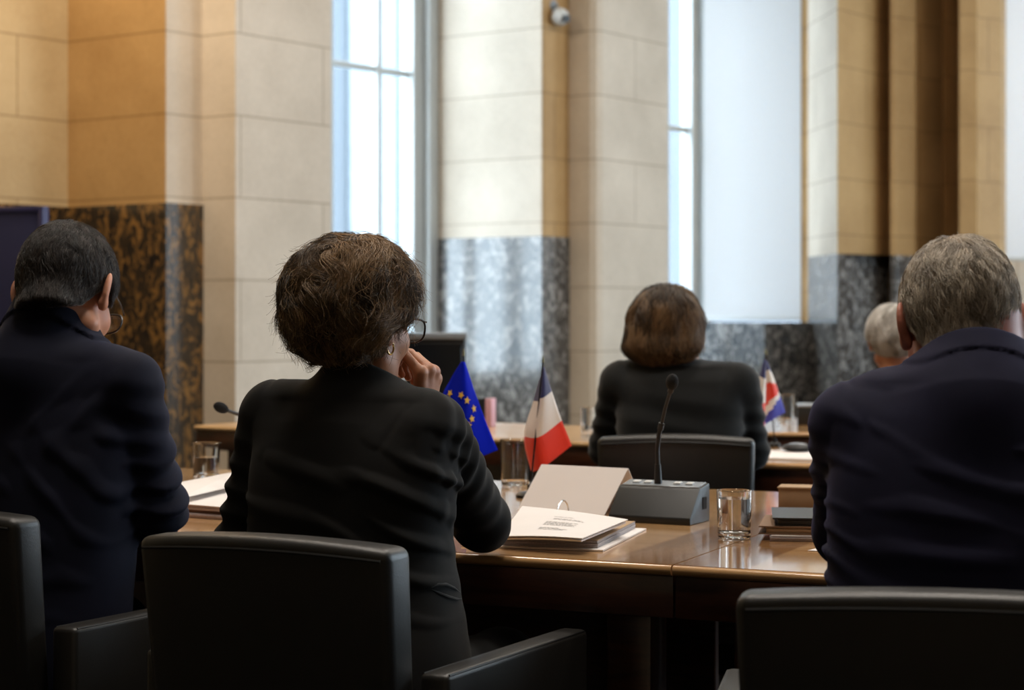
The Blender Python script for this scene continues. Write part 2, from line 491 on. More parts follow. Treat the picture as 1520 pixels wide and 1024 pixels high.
    def lower(s, mat, shoe):
        def f(P):
            d = ell(P, (0, .0, .53), (.19, .14, .10))
            for q in (-1, 1):
                hp, kn, an = A(q*.095, .0, .53), A(q*.11, .40, .535), A(q*.12, .37, .12)
                d = smin(d, cone(P, hp, kn, .098, .070), .03); d = smin(d, cone(P, kn, an, .069, .058), .03)
            return smax(d, .10-P[:, 2], .005)
        sdf_obj('trousers', f, A(-.3, -.2, .06), A(.3, .56, .7), .014, mat, s.body)
        for q in (-1, 1):
            an = A(q*.12, .37, .05)
            sdf_obj('shoe', lambda P: smax(smin(econe(P, an+A(0, -.03, 0), an+A(0, .15, -.012), (.042, .05), (.047, .036), (1, 0, 0)), cone(P, an, an+A(0, 0, .05), .045, .045), .02), .002-P[:, 2], .004), A(q*.12-.08, .25, -.01), A(q*.12+.08, .62, .16), .010, shoe, s.body)
    def haircap(s, f, mat, h=.005, name='hair', ext=.17):
        g = lambda P: f(s.hq(P))*s.hsc
        c = s.hc
        s.hair, s.hv, s.hq_ = sdf_obj(name, g, c-ext, c+ext, h, mat, s.body, keep=True)
        s.hf = g
        return s.hair
    def strands(s, mat, n, length, npts, dirf, rad=.00018, lift=(-.001, .004), wave=0, wfreq=2.5, clumps=0, spread=.4, clift=0, seed=1, keepf=None, tipflip=0, jitter=.15, lenvar=.35, name='hair_strands'):
        rs = np.random.RandomState(seed)
        v = s.hv; sk = evalc(lambda P: headf(s.hq(P))*s.hsc, v)
        nk = evalc(lambda P: cone(P, s.neck[0], s.neck[1], s.nr[0], s.nr[1]), v)
        ok = (sk > .0015) & (nk > -.002)
        if keepf is not None: ok &= keepf((v-s.hc)@s.HR/s.hsc, rs)
        idx = np.where(ok)[0]; idx = rs.choice(idx, n)
        p = v[idx]+rs.normal(size=(n, 3)).astype(np.float32)*.0025
        if clumps:
            cc = v[rs.choice(np.where(ok)[0], clumps)]
            cid = np.empty(n, int)
            for i in range(0, n, 4000): cid[i:i+4000] = ((p[i:i+4000, None]-cc[None])**2).sum(2).argmin(1)
            ca = rs.normal(size=clumps).astype(np.float32)[cid]*spread; cph = (rs.rand(clumps)*6.28)[cid].astype(np.float32); cl = (rs.rand(clumps).astype(np.float32)-.3)[cid]*clift
            clen = (.75+.5*rs.rand(clumps))[cid].astype(np.float32)
        else:
            ca = np.zeros(n, np.float32); cph = (rs.rand(n)*6.28).astype(np.float32); cl = np.zeros(n, np.float32); clen = 1
        ln = (length*(1-lenvar*rs.rand(n))*clen).astype(np.float32)
        ang = ca+rs.normal(size=n).astype(np.float32)*jitter
        lf = (rs.rand(n)**1.5).astype(np.float32)
        out = np.empty((n, npts, 3), np.float32)
        for k in range(npts):
            t = k/(npts-1)
            g = grad(s.hf, p, .003); nn = g/np.maximum(np.sqrt((g*g).sum(1)), 1e-4)[:, None]
            lf_t = lift[0]+(lift[1]-lift[0])*lf*min(1, t*2)+cl*math.sin(PI*min(1, t*1.1))+tipflip*max(0, t-.6)**2*np.where(np.sin(cph*3) > 0, 1, .2)
            fv = evalc(s.hf, p)
            q = p-nn*np.clip(fv-lf_t, -.02, .02)[:, None]
            out[:, k] = q
            p = q
            T = dirf((p-s.hc)@s.HR/s.hsc, cph)@s.HR.T
            T = T-nn*(T*nn).sum(1)[:, None]; T /= np.maximum(np.sqrt((T*T).sum(1)), 1e-4)[:, None]
            B = np.cross(nn, T); a = ang+wave*np.sin(wfreq*2*PI*t+cph)
            T = T*np.cos(a)[:, None]+B*np.sin(a)[:, None]
            p = p+T.astype(np.float32)*(ln/(npts-1))[:, None]
        hc = bpy.data.hair_curves.new(name); hc.add_curves([npts]*n)
        hc.attributes['position'].data.foreach_set('vector', out.reshape(-1))
        ra = hc.attributes.get('radius') or hc.attributes.new('radius', 'FLOAT', 'POINT')
        rv = np.tile(np.linspace(1, .35, npts, dtype=np.float32), n)*rad
        ra.data.foreach_set('value', rv)
        sh = hc.attributes.new('shade', 'FLOAT', 'CURVE')
        cs = (rs.rand(clumps)[cid] if clumps else rs.rand(n)); sh.data.foreach_set('value', (.72*cs+.28*rs.rand(n)).astype(np.float32))
        hc.materials.append(mat); hc.update_tag()
        return link(bpy.data.objects.new(name, hc), s.hair)
    def glasses(s, mat, lens):
        mb = MB()
        for q in (-1, 1):
            mb.tube([(q*.078, -.012, .016), (q*.08, .02, .019), (q*.076, .07, .019), (q*.070, .103, .019)], .0016, 8)
            mb.tube([(q*.078, -.012, .016), (q*.077, -.024, .002), (q*.075, -.026, -.012)], .0018, 8)
            ring = []
            for k in range(25):
                a = 2*PI*k/24; ca, sa = math.cos(a), math.sin(a)
                ring.append((q*(.039+.029*math.copysign(abs(ca)**.75, ca)), .108-.004*abs(ca), .004+.021*math.copysign(abs(sa)**.75, sa)))
            mb.tube(ring, .0019, 8)
        mb.tube([(-.010, .109, .010), (0, .113, .012), (.010, .109, .010)], .0018, 8)
        g = mb.build('glasses', mat, s.body)
        for q in (-1, 1):
            lb = MB(); pr = []
            t = bmesh.new()
            vs = []
            for k in range(24):
                a = 2*PI*k/24; ca, sa = math.cos(a), math.sin(a)
                vs.append((q*(.039+.0275*math.copysign(abs(ca)**.75, ca)), .004+.0195*math.copysign(abs(sa)**.75, sa)))
            lb.prism(vs, -.0006, .0006)
            for v in lb.bm.verts: v.co = Vector((v.co.x, .107+v.co.z, v.co.y))
            l = lb.build('lens', lens, g)
        g.matrix_local = Matrix.Translation(Vector(s.hc.tolist())) @ Matrix(s.HR.tolist()).to_4x4() @ Matrix.Scale(s.hsc, 4)
        return g
def crown_flow(c=(0, -.03, .13), swirl=0.0, fwd=0.0, down=.25):
    c = A(*c)
    def f(Q, ph):
        d = Q-c; d = d/np.maximum(np.sqrt((d*d).sum(1)), 1e-4)[:, None]
        d = d+A(0, 0, -down)
        if fwd: d = d+A(0, fwd, 0)*np.clip(Q[:, 2:3]*8, 0, 1)
        if swirl: d = d+swirl*np.stack([-d[:, 1], d[:, 0], 0*d[:, 0]], 1)
        return d.astype(np.float32)
    return f
def mancap(off=.007, dz=0, crop=None):
    def f(Q):
        d = smin(skull(Q), cone(Q, (0, -.035, -.06), (0, -.04, -.13), .052, .052), .02)-off
        return smax(d, hairline(Q, dz), .010)
    return f
# ---------------------------------------------------------------- palette
M = {}
M['black_leather'] = plain('black_leather', (32, 30, 27), .42, 0, .12, 5, spec=.55, bmp=.12, bscale=420)
M['leather_seam'] = plain('leather_seam', (14, 13, 12), .5)
M['black_plastic'] = plain('black_plastic', (24, 25, 26), .45, 0, .08, 20, bmp=.05)
M['grey_plastic'] = plain('grey_plastic', (22, 23, 22), .5, 0, .06, 30, bmp=.08, bscale=600)
M['dark_metal'] = plain('dark_metal', (40, 38, 36), .35, .8)
M['steel'] = plain('steel', (190, 190, 190), .2, 1)
M['gold'] = plain('gold', (214, 180, 120), .22, 1)
M['foam'] = plain('foam', (14, 14, 14), .95, bmp=.6, bscale=900)
M['paper'] = plain('paper', (230, 224, 220), .75, 0, .02, 8)
M['card'] = plain('card', (240, 233, 229), .7, 0, .02, 6)
M['paper_edge'] = plain('paper_edge', (180, 172, 172), .85, 0, .15, 300)
M['ink'] = plain('ink', (150, 148, 146), .8)
M['manila'] = plain('manila', (168, 138, 104), .7, 0, .06, 8)
M['brown_card'] = plain('brown_card', (120, 90, 64), .7, 0, .06, 8)
M['notebook'] = plain('notebook', (30, 31, 34), .38, 0, .06, 20)
M['tan_card'] = plain('tan_card', (150, 122, 92), .7, 0, .06, 12)
M['white_paint'] = plain('white_paint', (205, 206, 204), .45, 0, .03, 4)
M['frame_paint'] = plain('frame_paint', (196, 200, 200), .4, 0, .04, 4)
M['eye'] = plain('eye', (225, 222, 216), .2)
M['shoe'] = plain('shoe_leather', (14, 13, 13), .3)
M['navy_board'] = plain('navy_board', (17, 19, 58), .8, 0, .08, 5)
M['pink'] = plain('pink_card', (206, 160, 172), .6)
M['spectacle'] = plain('spectacle_frame', (22, 20, 24), .25)
M['red'] = plain('flag_red', (222, 44, 12), .7, sheen=.2); M['white'] = plain('flag_white', (222, 214, 206), .7, sheen=.2)
M['blue'] = plain('flag_blue', (30, 36, 92), .7, sheen=.2); M['euro_blue'] = plain('euro_blue', (4, 28, 186), .8, spec=.1)
M['ukblue'] = plain('union_blue', (66, 70, 168), .7); M['star'] = plain('star_yellow', (226, 186, 60), .6)
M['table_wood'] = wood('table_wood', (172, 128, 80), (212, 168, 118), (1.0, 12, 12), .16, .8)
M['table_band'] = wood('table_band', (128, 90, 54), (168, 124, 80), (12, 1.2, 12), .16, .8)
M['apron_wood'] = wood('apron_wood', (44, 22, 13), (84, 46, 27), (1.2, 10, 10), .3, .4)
M['pale_wood'] = wood('pale_wood', (160, 122, 78), (204, 166, 118), (1.2, 12, 12), .3, .4)
def glass_mat(name, ior=1.45, col=(1, 1, 1, 1), rough=0):
    m, nt, b = newmat(name)
    b.inputs['Base Color'].default_value = col; setin(b, Roughness=rough, IOR=ior, Transmission_Weight=1.0); return m
M['glass'] = glass_mat('clear_glass', 1.45); M['water'] = glass_mat('water', 1.33)
def pane_mat():
    m = bpy.data.materials.new('window_glass'); m.use_nodes = True; nt = m.node_tree; nt.nodes.remove(nt.nodes['Principled BSDF'])
    t = nt.nodes.new('ShaderNodeBsdfTransparent'); g = nt.nodes.new('ShaderNodeBsdfGlossy'); g.inputs['Roughness'].default_value = .03
    t.inputs['Color'].default_value = (.93, .96, .97, 1)
    mx = nt.nodes.new('ShaderNodeMixShader'); mx.inputs[0].default_value = .05
    nt.links.new(t.outputs[0], mx.inputs[1]); nt.links.new(g.outputs[0], mx.inputs[2])
    nt.links.new(mx.outputs[0], nt.nodes['Material Output'].inputs['Surface']); return m
M['pane'] = pane_mat()
def blind_mat():
    m = bpy.data.materials.new('blind_fabric'); m.use_nodes = True; nt = m.node_tree; nt.nodes.remove(nt.nodes['Principled BSDF'])
    d = nt.nodes.new('ShaderNodeBsdfDiffuse'); t = nt.nodes.new('ShaderNodeBsdfTranslucent'); mx = nt.nodes.new('ShaderNodeMixShader')
    v = coord(nt, (1, 1, 1)); w = noise(nt, v, 160, 2)
    c = ramp(nt, w, [(.3, (.76, .77, .78, 1)), (.7, (.82, .83, .84, 1))])
    nt.links.new(c, d.inputs[0]); nt.links.new(c, t.inputs[0]); mx.inputs[0].default_value = .5
    nt.links.new(d.outputs[0], mx.inputs[1]); nt.links.new(t.outputs[0], mx.inputs[2])
    nt.links.new(mx.outputs[0], nt.nodes['Material Output'].inputs['Surface']); return m
M['blind'] = blind_mat()
WD = Vector((math.sin(R(35.7)), math.cos(R(35.7)), 0)); WN = Vector((math.cos(R(35.7)), -math.sin(R(35.7)), 0))
W0 = Vector((gx(270, 10.0), 10.0, 0))
def wp(t, s): 
    p = W0+WD*t+WN*s; return (p.x, p.y)
def stone(name, c0, c1, joint=True):
    m, nt, b = newmat(name); v = coord(nt)
    n = noise(nt, v, 1.6, 6, .6); f = noise(nt, v, 40, 4, .6)
    mx = N(nt, 'ShaderNodeMath', operation='MULTIPLY_ADD'); mx.inputs[1].default_value = .3; nt.links.new(f, mx.inputs[0]); nt.links.new(n, mx.inputs[2])
    col = ramp(nt, mx.outputs[0], [(.4, lin(c0)), (.85, lin(c1))])
    # coursed blocks: joints every 0.43 m in height, staggered uprights along the wall
    tc = nt.nodes.new('ShaderNodeTexCoord'); sp = nt.nodes.new('ShaderNodeSeparateXYZ'); nt.links.new(tc.outputs['Object'], sp.inputs[0])
    dt = N(nt, 'ShaderNodeVectorMath', operation='DOT_PRODUCT'); dt.inputs[1].default_value = WD; nt.links.new(tc.outputs['Object'], dt.inputs[0])
    cb = nt.nodes.new('ShaderNodeCombineXYZ'); dx = N(nt, 'ShaderNodeMath', operation='ADD'); dx.inputs[1].default_value = .5; nt.links.new(dt.outputs['Value'], dx.inputs[0]); nt.links.new(dx.outputs[0], cb.inputs[0])
    ad = N(nt, 'ShaderNodeMath', operation='ADD'); ad.inputs[1].default_value = -2.235+.43*10; nt.links.new(sp.outputs[2], ad.inputs[0]); nt.links.new(ad.outputs[0], cb.inputs[1])
    br = nt.nodes.new('ShaderNodeTexBrick'); br.inputs['Scale'].default_value = 1; br.inputs['Brick Width'].default_value = 1.3; br.inputs['Row Height'].default_value = .43
    br.inputs['Mortar Size'].default_value = .006; br.inputs['Mortar Smooth'].default_value = .3
    br.inputs['Color1'].default_value = (1, 1, 1, 1); br.inputs['Color2'].default_value = (.975, .97, .965, 1); br.inputs['Mortar'].default_value = (.66, .62, .57, 1)
    nt.links.new(cb.outputs[0], br.inputs['Vector'])
    ml = nt.nodes.new('ShaderNodeMix'); ml.data_type = 'RGBA'; ml.blend_type = 'MULTIPLY'; ml.inputs[0].default_value = 1
    nt.links.new(col, ml.inputs[6]); nt.links.new(br.outputs['Color'], ml.inputs[7]); nt.links.new(ml.outputs[2], b.inputs['Base Color'])
    setin(b, Roughness=.6, Specular_IOR_Level=.35)
    bump(nt, b, f, .08, .002); return m
M['stone'] = stone('limestone', (184, 170, 152), (212, 198, 180))
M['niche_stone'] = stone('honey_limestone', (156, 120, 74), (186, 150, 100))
def marble(name, base, mid, vein, seed, stretch=(7, 7, 4), amt=.56):
    m, nt, b = newmat(name)
    v = coord(nt, stretch); a = noise(nt, v, 1.3, 6, .62, .9); k = noise(nt, v, 3.1, 5, .6, 1.2)
    mp = ramp(nt, a, [(.36, lin(base)), (.52, lin(mid)), (.60, lin(base)), (amt+.1, lin(vein))])
    m2 = ramp(nt, k, [(.5, (0, 0, 0, 1)), (.62, (1, 1, 1, 1))])
    mx = nt.nodes.new('ShaderNodeMix'); mx.data_type = 'RGBA'; nt.links.new(m2, mx.inputs[0]); nt.links.new(mp, mx.inputs[6]); mx.inputs[7].default_value = lin(vein)
    nt.links.new(mx.outputs[2], b.inputs['Base Color'])
    setin(b, Roughness=.22, Specular_IOR_Level=.6, Coat_Weight=.6, Coat_Roughness=.1); return m
M['gold_marble'] = marble('gold_marble', (26, 25, 24), (56, 45, 33), (136, 100, 54), 1)
M['grey_marble'] = marble('grey_marble', (46, 47, 48), (78, 74, 70), (150, 144, 138), 2, (6, 6, 5))
# ---------------------------------------------------------------- room shell
HT = 5.6
OUT = -1.15
NICHE = -.745
def xy(px, d): return (gx(px, d), d)
def struct_prism(name, poly, z0, z1, mat):
    o = MB().prism(poly, z0, z1).build(name, mat, smooth=False); return struct(o)
ROOM = [(-13.75, -5), (10, -5), (10, 16.7), xy(1500, 16.7), xy(1500, 18.6), xy(1189, 18.6), xy(1189, 16.9), xy(1040, 16.9), wp(7.04, OUT)]
struct_prism('floor', ROOM, -.12, 0, plain('carpet', (16, 14, 14), .95, bmp=.5, bscale=300))
struct_prism('ceiling', ROOM, HT, HT+.15, plain('ceiling_plaster', (206, 198, 184), .8))
wall_plaster = stone('pale_limestone', (172, 152, 126), (198, 178, 150))
struct_prism('wall_back', [(-14, -5), (10, -5), (10, -4.6), (-14, -4.6)], 0, HT, wall_plaster)
RW = [(4.6, 7.0), (8.6, 11.0), (12.6, 15.0)]         # unseen right-hand windows, added to light the pilaster fronts
for y0, y1 in zip([-4.6]+[b for a, b in RW], [a for a, b in RW]+[16.7]):
    struct_prism('wall_right', [(9.6, y0), (10, y0), (10, y1), (9.6, y1)], 0, HT, wall_plaster)
for i, (y0, y1) in enumerate(RW):
    struct_prism('wall_right', [(9.6, y0), (10, y0), (10, y1), (9.6, y1)], 0, .8, wall_plaster)
    struct_prism('wall_right', [(9.6, y0), (10, y0), (10, y1), (9.6, y1)], 4.9, HT, wall_plaster)
    f = MB()
    for yy in (y0+.06, (y0+y1)/2, y1-.06): f.box((9.8, yy, 2.85), (.08, .1, 4.1), .005, 1)
    for zz in (.85, 2.7, 4.85): f.box((9.8, (y0+y1)/2, zz), (.07, y1-y0, .08), .005, 1)
    f = struct(f.build('window_%d' % (i+3), M['frame_paint']))
    g = MB(); g.box((9.81, (y0+y1)/2, 2.85), (.008, y1-y0, 4.1)); g.build('glass', M['pane'], f)
# niche at the left, then the first pier with its pilaster
w = MB()
w.prism([wp(-19, OUT), wp(-19, 0), wp(-3.6, 0), wp(-3.6, NICHE), wp(-.113, NICHE), wp(-.113, OUT)], 0, HT)
M['niche_back'] = stone('warm_limestone', (176, 152, 114), (200, 178, 140))
struct(w.build('wall_left', M['niche_back'], smooth=False))
w = MB()
w.prism([wp(-.113, OUT), wp(-.113, 0), wp(.147, 0), wp(.147, .243), wp(.902, .243), wp(.902, 0), wp(1.16, 0), wp(1.16, OUT)], 0, HT)
struct(w.build('wall_left', M['stone'], smooth=False))
w = MB()
w.prism([wp(3.29, OUT), wp(3.29, 0), wp(3.61, 0), wp(3.61, .17), wp(3.63, .215), wp(3.67, .235), wp(4.52, .235), wp(4.52, 0), wp(4.78, 0), wp(4.78, OUT)], 0, HT)
struct(w.build('wall_left', M['stone'], smooth=False))
# below and above the windows
for t0, t1 in ((1.16, 3.29), (4.78, 7.04)):
    struct_prism('wall_left', [wp(t0, OUT), wp(t1, OUT), wp(t1, -.86), wp(t0, -.86)], 0, .62, M['stone'])
    struct_prism('wall_left', [wp(t0, OUT), wp(t1, OUT), wp(t1, -.5), wp(t0, -.5)], 4.9, HT, M['stone'])
# polished dado slabs
ZD0, ZD1 = 1.772, 1.712
def dado(name, pts, th, z, mat):
    """slab that follows the wall face pts=(t,s), standing th proud of it"""
    P2 = [Vector(wp(*p)) for p in pts]; off = []
    for i, p in enumerate(P2):
        ns = []
        for a, b in ((i-1, i), (i, i+1)):
            if a < 0 or b >= len(P2): continue
            d = (P2[b]-P2[a]).normalized(); ns.append(Vector((d.y, -d.x)))
        n = sum(ns, Vector((0, 0))); n = n/(n.dot(ns[0])); off.append(p+n*th)
    return struct_prism(name, [tuple(p) for p in off]+[tuple(p) for p in P2[::-1]], 0, z, mat)
dado('trim_1', [(-3.6, NICHE), (-.113, NICHE), (-.113, 0), (.146, 0)], .012, ZD0, M['gold_marble'])
dado('trim_2', [(3.29, -.90), (3.29, 0), (3.609, 0)], .012, ZD1, M['grey_marble'])
# windows
def window(name, t0, t1, z0, z1, muls, bars, handle=None):
    s = -.98; MBf = MB()
    Mx = Matrix(((WD.x, WN.x, 0, W0.x), (WD.y, WN.y, 0, W0.y), (0, 0, 1, 0), (0, 0, 0, 1)))
    def bx(ta, tb, za, zb, sa, sb, m=MBf):
        m.box(Mx @ Vector(((ta+tb)/2, (sa+sb)/2, (za+zb)/2)), (tb-ta, sb-sa, zb-za), .006, 2, Mx.to_3x3().to_4x4())
    fw = .2
    bx(t0, t0+fw, z0, z1, s-.06, s+.06); bx(t1-fw, t1, z0, z1, s-.06, s+.06)
    bx(t1-.1, t1, z0, z1, s+.06, s+.12); bx(t0, t0+.1, z0, z1, s+.06, s+.12)
    bx(t0+fw, t1-fw, z0, z0+.12, s-.06, s+.06); bx(t0+fw, t1-fw, z1-.12, z1, s-.06, s+.06)
    for m_, wd in muls: bx(m_-wd/2, m_+wd/2, z0+.12, z1-.12, s-.03, s+.035)
    for b_ in bars: bx(t0+fw, t1-fw, b_-.02, b_+.02, s-.025, s+.03)
    o = struct(MBf.build(name, M['frame_paint'])); 
    g = MB(); g.box(Mx @ Vector(((t0+t1)/2, s-.005, (z0+z1)/2)), (t1-t0-2*fw, .008, z1-z0-.24), 0, 1, Mx.to_3x3().to_4x4()); g.build('glass', M['pane'], o)
    sl = MB(); bx(t0, t1, z0-.04, z0, -.92, -.8, sl); sl.build('sill', M['stone'], o)
    if handle:
        hb = MB(); p = Mx @ Vector((handle[0], s+.09, handle[1])); hb.box(p, (.035, .03, .22), .01, 2, Mx.to_3x3().to_4x4()); hb.tube([p, p+WN*.06, p+WN*.065+Vector((0, 0, -.14))], .012, 10)
        hb.build('window_handle', M['dark_metal'], o)
    return o
window('window_1', 1.16, 3.29, .66, 4.9, [(2.22, .14), (2.76, .045), (1.68, .045)], [2.83, 4.3])
window('window_2', 4.78, 7.04, .66, 4.9, [(5.91, .14), (6.48, .045), (5.35, .045)], [2.74, 4.3], handle=(5.98, 1.72))
# far end: marble plinth, blind window, stepped stone piers
PL = [xy(1040, 15.9), xy(1135, 15.05), xy(1207, 15.33)]
struct_prism('wall_far', PL+[xy(1207, 16.6), xy(1040, 16.9)], 0, 1.128, M['grey_marble'])
FP = [(1189, 15.62), (1199, 15.58), (1200, 15.5), (1243, 14.6), (1318, 15.3), (1322, 15.02), (1330, 15.02), (1360, 15.15), (1362, 15.42), (1398, 15.6), (1401, 15.25), (1421, 15.4), (1424, 14.9), (1450, 14.9), (1453, 15.05), (1486, 15.15), (1500, 16.3)]
struct_prism('wall_far', [xy(*p) for p in FP]+[xy(1500, 18.6), xy(1189, 18.6)], 0, HT, M['niche_stone'])
def slab(name, pts, th, z, mat):
    a = [Vector(xy(*p)) for p in pts]; off = [p+Vector((-p.x*0, -th)) for p in a]
    struct_prism(name, [tuple(p) for p in off]+[tuple(p) for p in a[::-1]], 0, z, mat)
slab('trim_3', FP[3:12], .014, 1.655, M['grey_marble'])
struct_prism('trim_7', [xy(1200, 15.49), xy(1243, 14.6), xy(1243, 14.585), xy(1199.2, 15.475)], 0, 1.655, M['grey_marble'])
struct_prism('trim_4', [xy(1200, 15.49), xy(1243, 14.6), xy(1243, 14.585), xy(1199.4, 15.475)], 1.655, HT, M['stone'])
struct_prism('trim_6', [wp(-.113, NICHE), wp(-.113, 0), wp(-.119, 0), wp(-.119, NICHE)], ZD0, HT, M['niche_stone'])  # thin sheet giving the niche side face a browner tone
struct_prism('trim_5', [wp(3.302, 0), wp(3.302, .006), wp(3.609, .006), wp(3.609, 0)], ZD1, HT, M['niche_stone'])  # thin sheet, darker and browner than the pier it covers
struct_prism('wall_far', [xy(1498, 16.3), xy(1498, 16.7), (9.6, 16.7), (9.6, 16.3)], 0, 1.66, M['stone'])
struct_prism('wall_far', [xy(1498, 16.3), xy(1498, 16.7), (9.6, 16.7), (9.6, 16.3)], 4.6, HT, M['stone'])
struct_prism('wall_far', [xy(1700, 16.3), xy(1700, 16.7), (9.6, 16.7), (9.6, 16.3)], 1.66, 4.6, M['stone'])
struct_prism('wall_far', [xy(1040, 16.6), xy(1040, 16.9), xy(1190, 16.9), xy(1190, 16.6)], 4.6, HT, M['stone'])
# roller blinds drawn over the far windows
def blind(label, a, b, z0, z1, bar):
    a = Vector((*a, 0)); b = Vector((*b, 0)); d = (b-a); L = d.length; d.normalize(); n = Vector((-d.y, d.x, 0))
    c = (a+b)/2; o = empty('roller_blind', (c.x, c.y, z0), 0)
    rot = Matrix.Rotation(math.atan2(d.y, d.x), 4, 'Z')
    MB().box((0, 0, (z1-z0)/2+.01), (L, .004, z1-z0), 0, 1, rot).build('blind_cloth', M['blind'], o, smooth=False)
    MB().box((0, 0, .012), (L, .022, .03), .006, 2, rot).build('bottom_bar', bar, o)
    MB().tube([rot @ Vector((-L/2, 0, z1-z0+.03)), rot @ Vector((L/2, 0, z1-z0+.03))], .04, 16).build('roller', M['white_paint'], o)
    return o
b1 = blind('x', xy(1045, 15.95), xy(1189, 15.6), 1.146, 4.6, M['white_paint'])
tag(b1, 'white roller blind hanging down to the low marble plinth', 'blind', 'white roller blinds')
b2 = blind('x', xy(1486, 15.7), xy(1640, 15.7), 1.63, 4.6, M['frame_paint'])
tag(b2, 'white roller blind above the grey-haired man, grey bar along its bottom', 'blind', 'white roller blinds')
# street facade seen through the windows
fa = MB()
Mx = Matrix(((WD.x, WN.x, 0, W0.x), (WD.y, WN.y, 0, W0.y), (0, 0, 1, 0), (0, 0, 0, 1))); Rx = Mx.to_3x3().to_4x4()
def fb(m, ta, tb, za, zb, sa, sb): m.box(Mx @ Vector(((ta+tb)/2, (sa+sb)/2, (za+zb)/2)), (tb-ta, sb-sa, zb-za), .02, 1, Rx)
fb(fa, 0, 26, -4, 7, -9.4, -9.0)
eb = empty('neighbouring_building', Mx @ Vector((10, -9.2, 0)))
tag(eb, 'pale stone building across the street behind the left window', 'building')
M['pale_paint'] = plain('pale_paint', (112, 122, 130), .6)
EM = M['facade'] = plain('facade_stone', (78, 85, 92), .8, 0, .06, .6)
def ch(m, name, mat, parent):
    o = m.build(name, mat); o.parent = parent; o.matrix_parent_inverse = Matrix.Translation(-Vector(parent.location)); return o
ch(fa, 'facade', EM, eb)
for k in range(5):
    t0 = 6.0+k*2.9
    f2 = MB(); fb(f2, t0, t0+1.5, 1.75, 6.2, -9.02, -8.93); fr = ch(f2, 'window_surround', M['pale_paint'], eb)
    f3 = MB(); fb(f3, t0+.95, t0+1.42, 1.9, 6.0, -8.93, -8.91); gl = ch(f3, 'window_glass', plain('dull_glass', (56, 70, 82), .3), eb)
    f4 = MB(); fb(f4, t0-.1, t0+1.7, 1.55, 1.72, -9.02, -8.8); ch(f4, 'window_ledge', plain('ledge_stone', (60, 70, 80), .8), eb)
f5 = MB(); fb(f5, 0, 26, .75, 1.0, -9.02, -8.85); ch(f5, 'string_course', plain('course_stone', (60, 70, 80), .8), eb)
struct_prism('street', [wp(-4, OUT), wp(30, OUT), wp(30, -9), wp(-4, -9)], -4.2, -4, plain('asphalt', (120, 124, 128), .9))
# ---------------------------------------------------------------- conference tables
T0 = Vector((gx(1000, .44*FPX/373), .44*FPX/373, 0))       # front corner where the two near tables meet
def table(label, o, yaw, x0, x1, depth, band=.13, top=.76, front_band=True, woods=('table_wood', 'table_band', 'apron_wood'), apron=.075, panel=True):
    t = empty('conference_table', (o.x, o.y, 0), yaw); tag(t, label, 'table')
    L = x1-x0; m = MB(); th = .020
    def plank(a, b, c, d, mi):
        m.mi = mi; m.box(((a+b)/2, (c+d)/2, top-th/2), (b-a, d-c, th), .0)
    # field and cross-banded border, one board
    plank(x0+band, x1-band, band, depth-band, 0)
    plank(x0, x0+band, 0, depth, 1); plank(x1-band, x1, 0, depth, 1)
    m.mi = 2; plank(x0+band, x1-band, 0, band, 2); plank(x0+band, x1-band, depth-band, depth, 2)
    m.build('tabletop', [M[woods[0]], M[woods[1]], M[woods[0]]], t, smooth=False)
    e = MB()
    for y in (-.004, depth+.004): e.tube([(x0, y, top-.0095), (x1, y, top-.0095)], .0092, 10)
    e.build('edge_moulding', M[woods[0]], t)
    a = MB()
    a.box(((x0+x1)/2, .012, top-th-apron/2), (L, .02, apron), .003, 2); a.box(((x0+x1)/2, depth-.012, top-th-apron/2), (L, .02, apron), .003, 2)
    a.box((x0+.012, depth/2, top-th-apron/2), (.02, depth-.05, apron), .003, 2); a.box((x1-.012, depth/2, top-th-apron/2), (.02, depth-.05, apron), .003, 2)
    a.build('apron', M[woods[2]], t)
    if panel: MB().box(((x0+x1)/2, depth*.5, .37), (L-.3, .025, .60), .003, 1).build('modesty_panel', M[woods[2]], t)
    for lx in (x0+.12, x1-.12):
        for ly in (.14, depth-.14):
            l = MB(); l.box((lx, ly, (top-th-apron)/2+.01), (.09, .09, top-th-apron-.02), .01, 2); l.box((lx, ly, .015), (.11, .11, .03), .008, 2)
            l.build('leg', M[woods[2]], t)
    return t
table('long polished wooden table running behind the dark-haired woman, papers and flags on it', T0, YAW, -3.3, -.0015, 1.40)
table('polished wooden table in front of the grey-haired man, water glass near its left end', T0, YAW, .0015, 2.6, 1.40)
tc = at(850, 655, .44*FPX/190); yawc = math.atan2(7.53-6.58, .2085+1.243)
ts = Vector((gx(291, 7.53), 7.53, 0))
table('far pale-topped table behind the flags, close to the tall left window', ts, yawc, 0, 1.85, .80, woods=('pale_wood', 'pale_wood', 'apron_wood'))
td = Vector((gx(1128, 5.66), 5.66, 0))
table('middle table beside the long-haired woman, white papers on its top', td, R(20), -.45, 1.6, .64)
te = Vector((gx(1128, 7.10), 7.10, 0))
table('farthest table at the right, in front of the marble plinth', te, R(8), -.05, 1.9, .95)
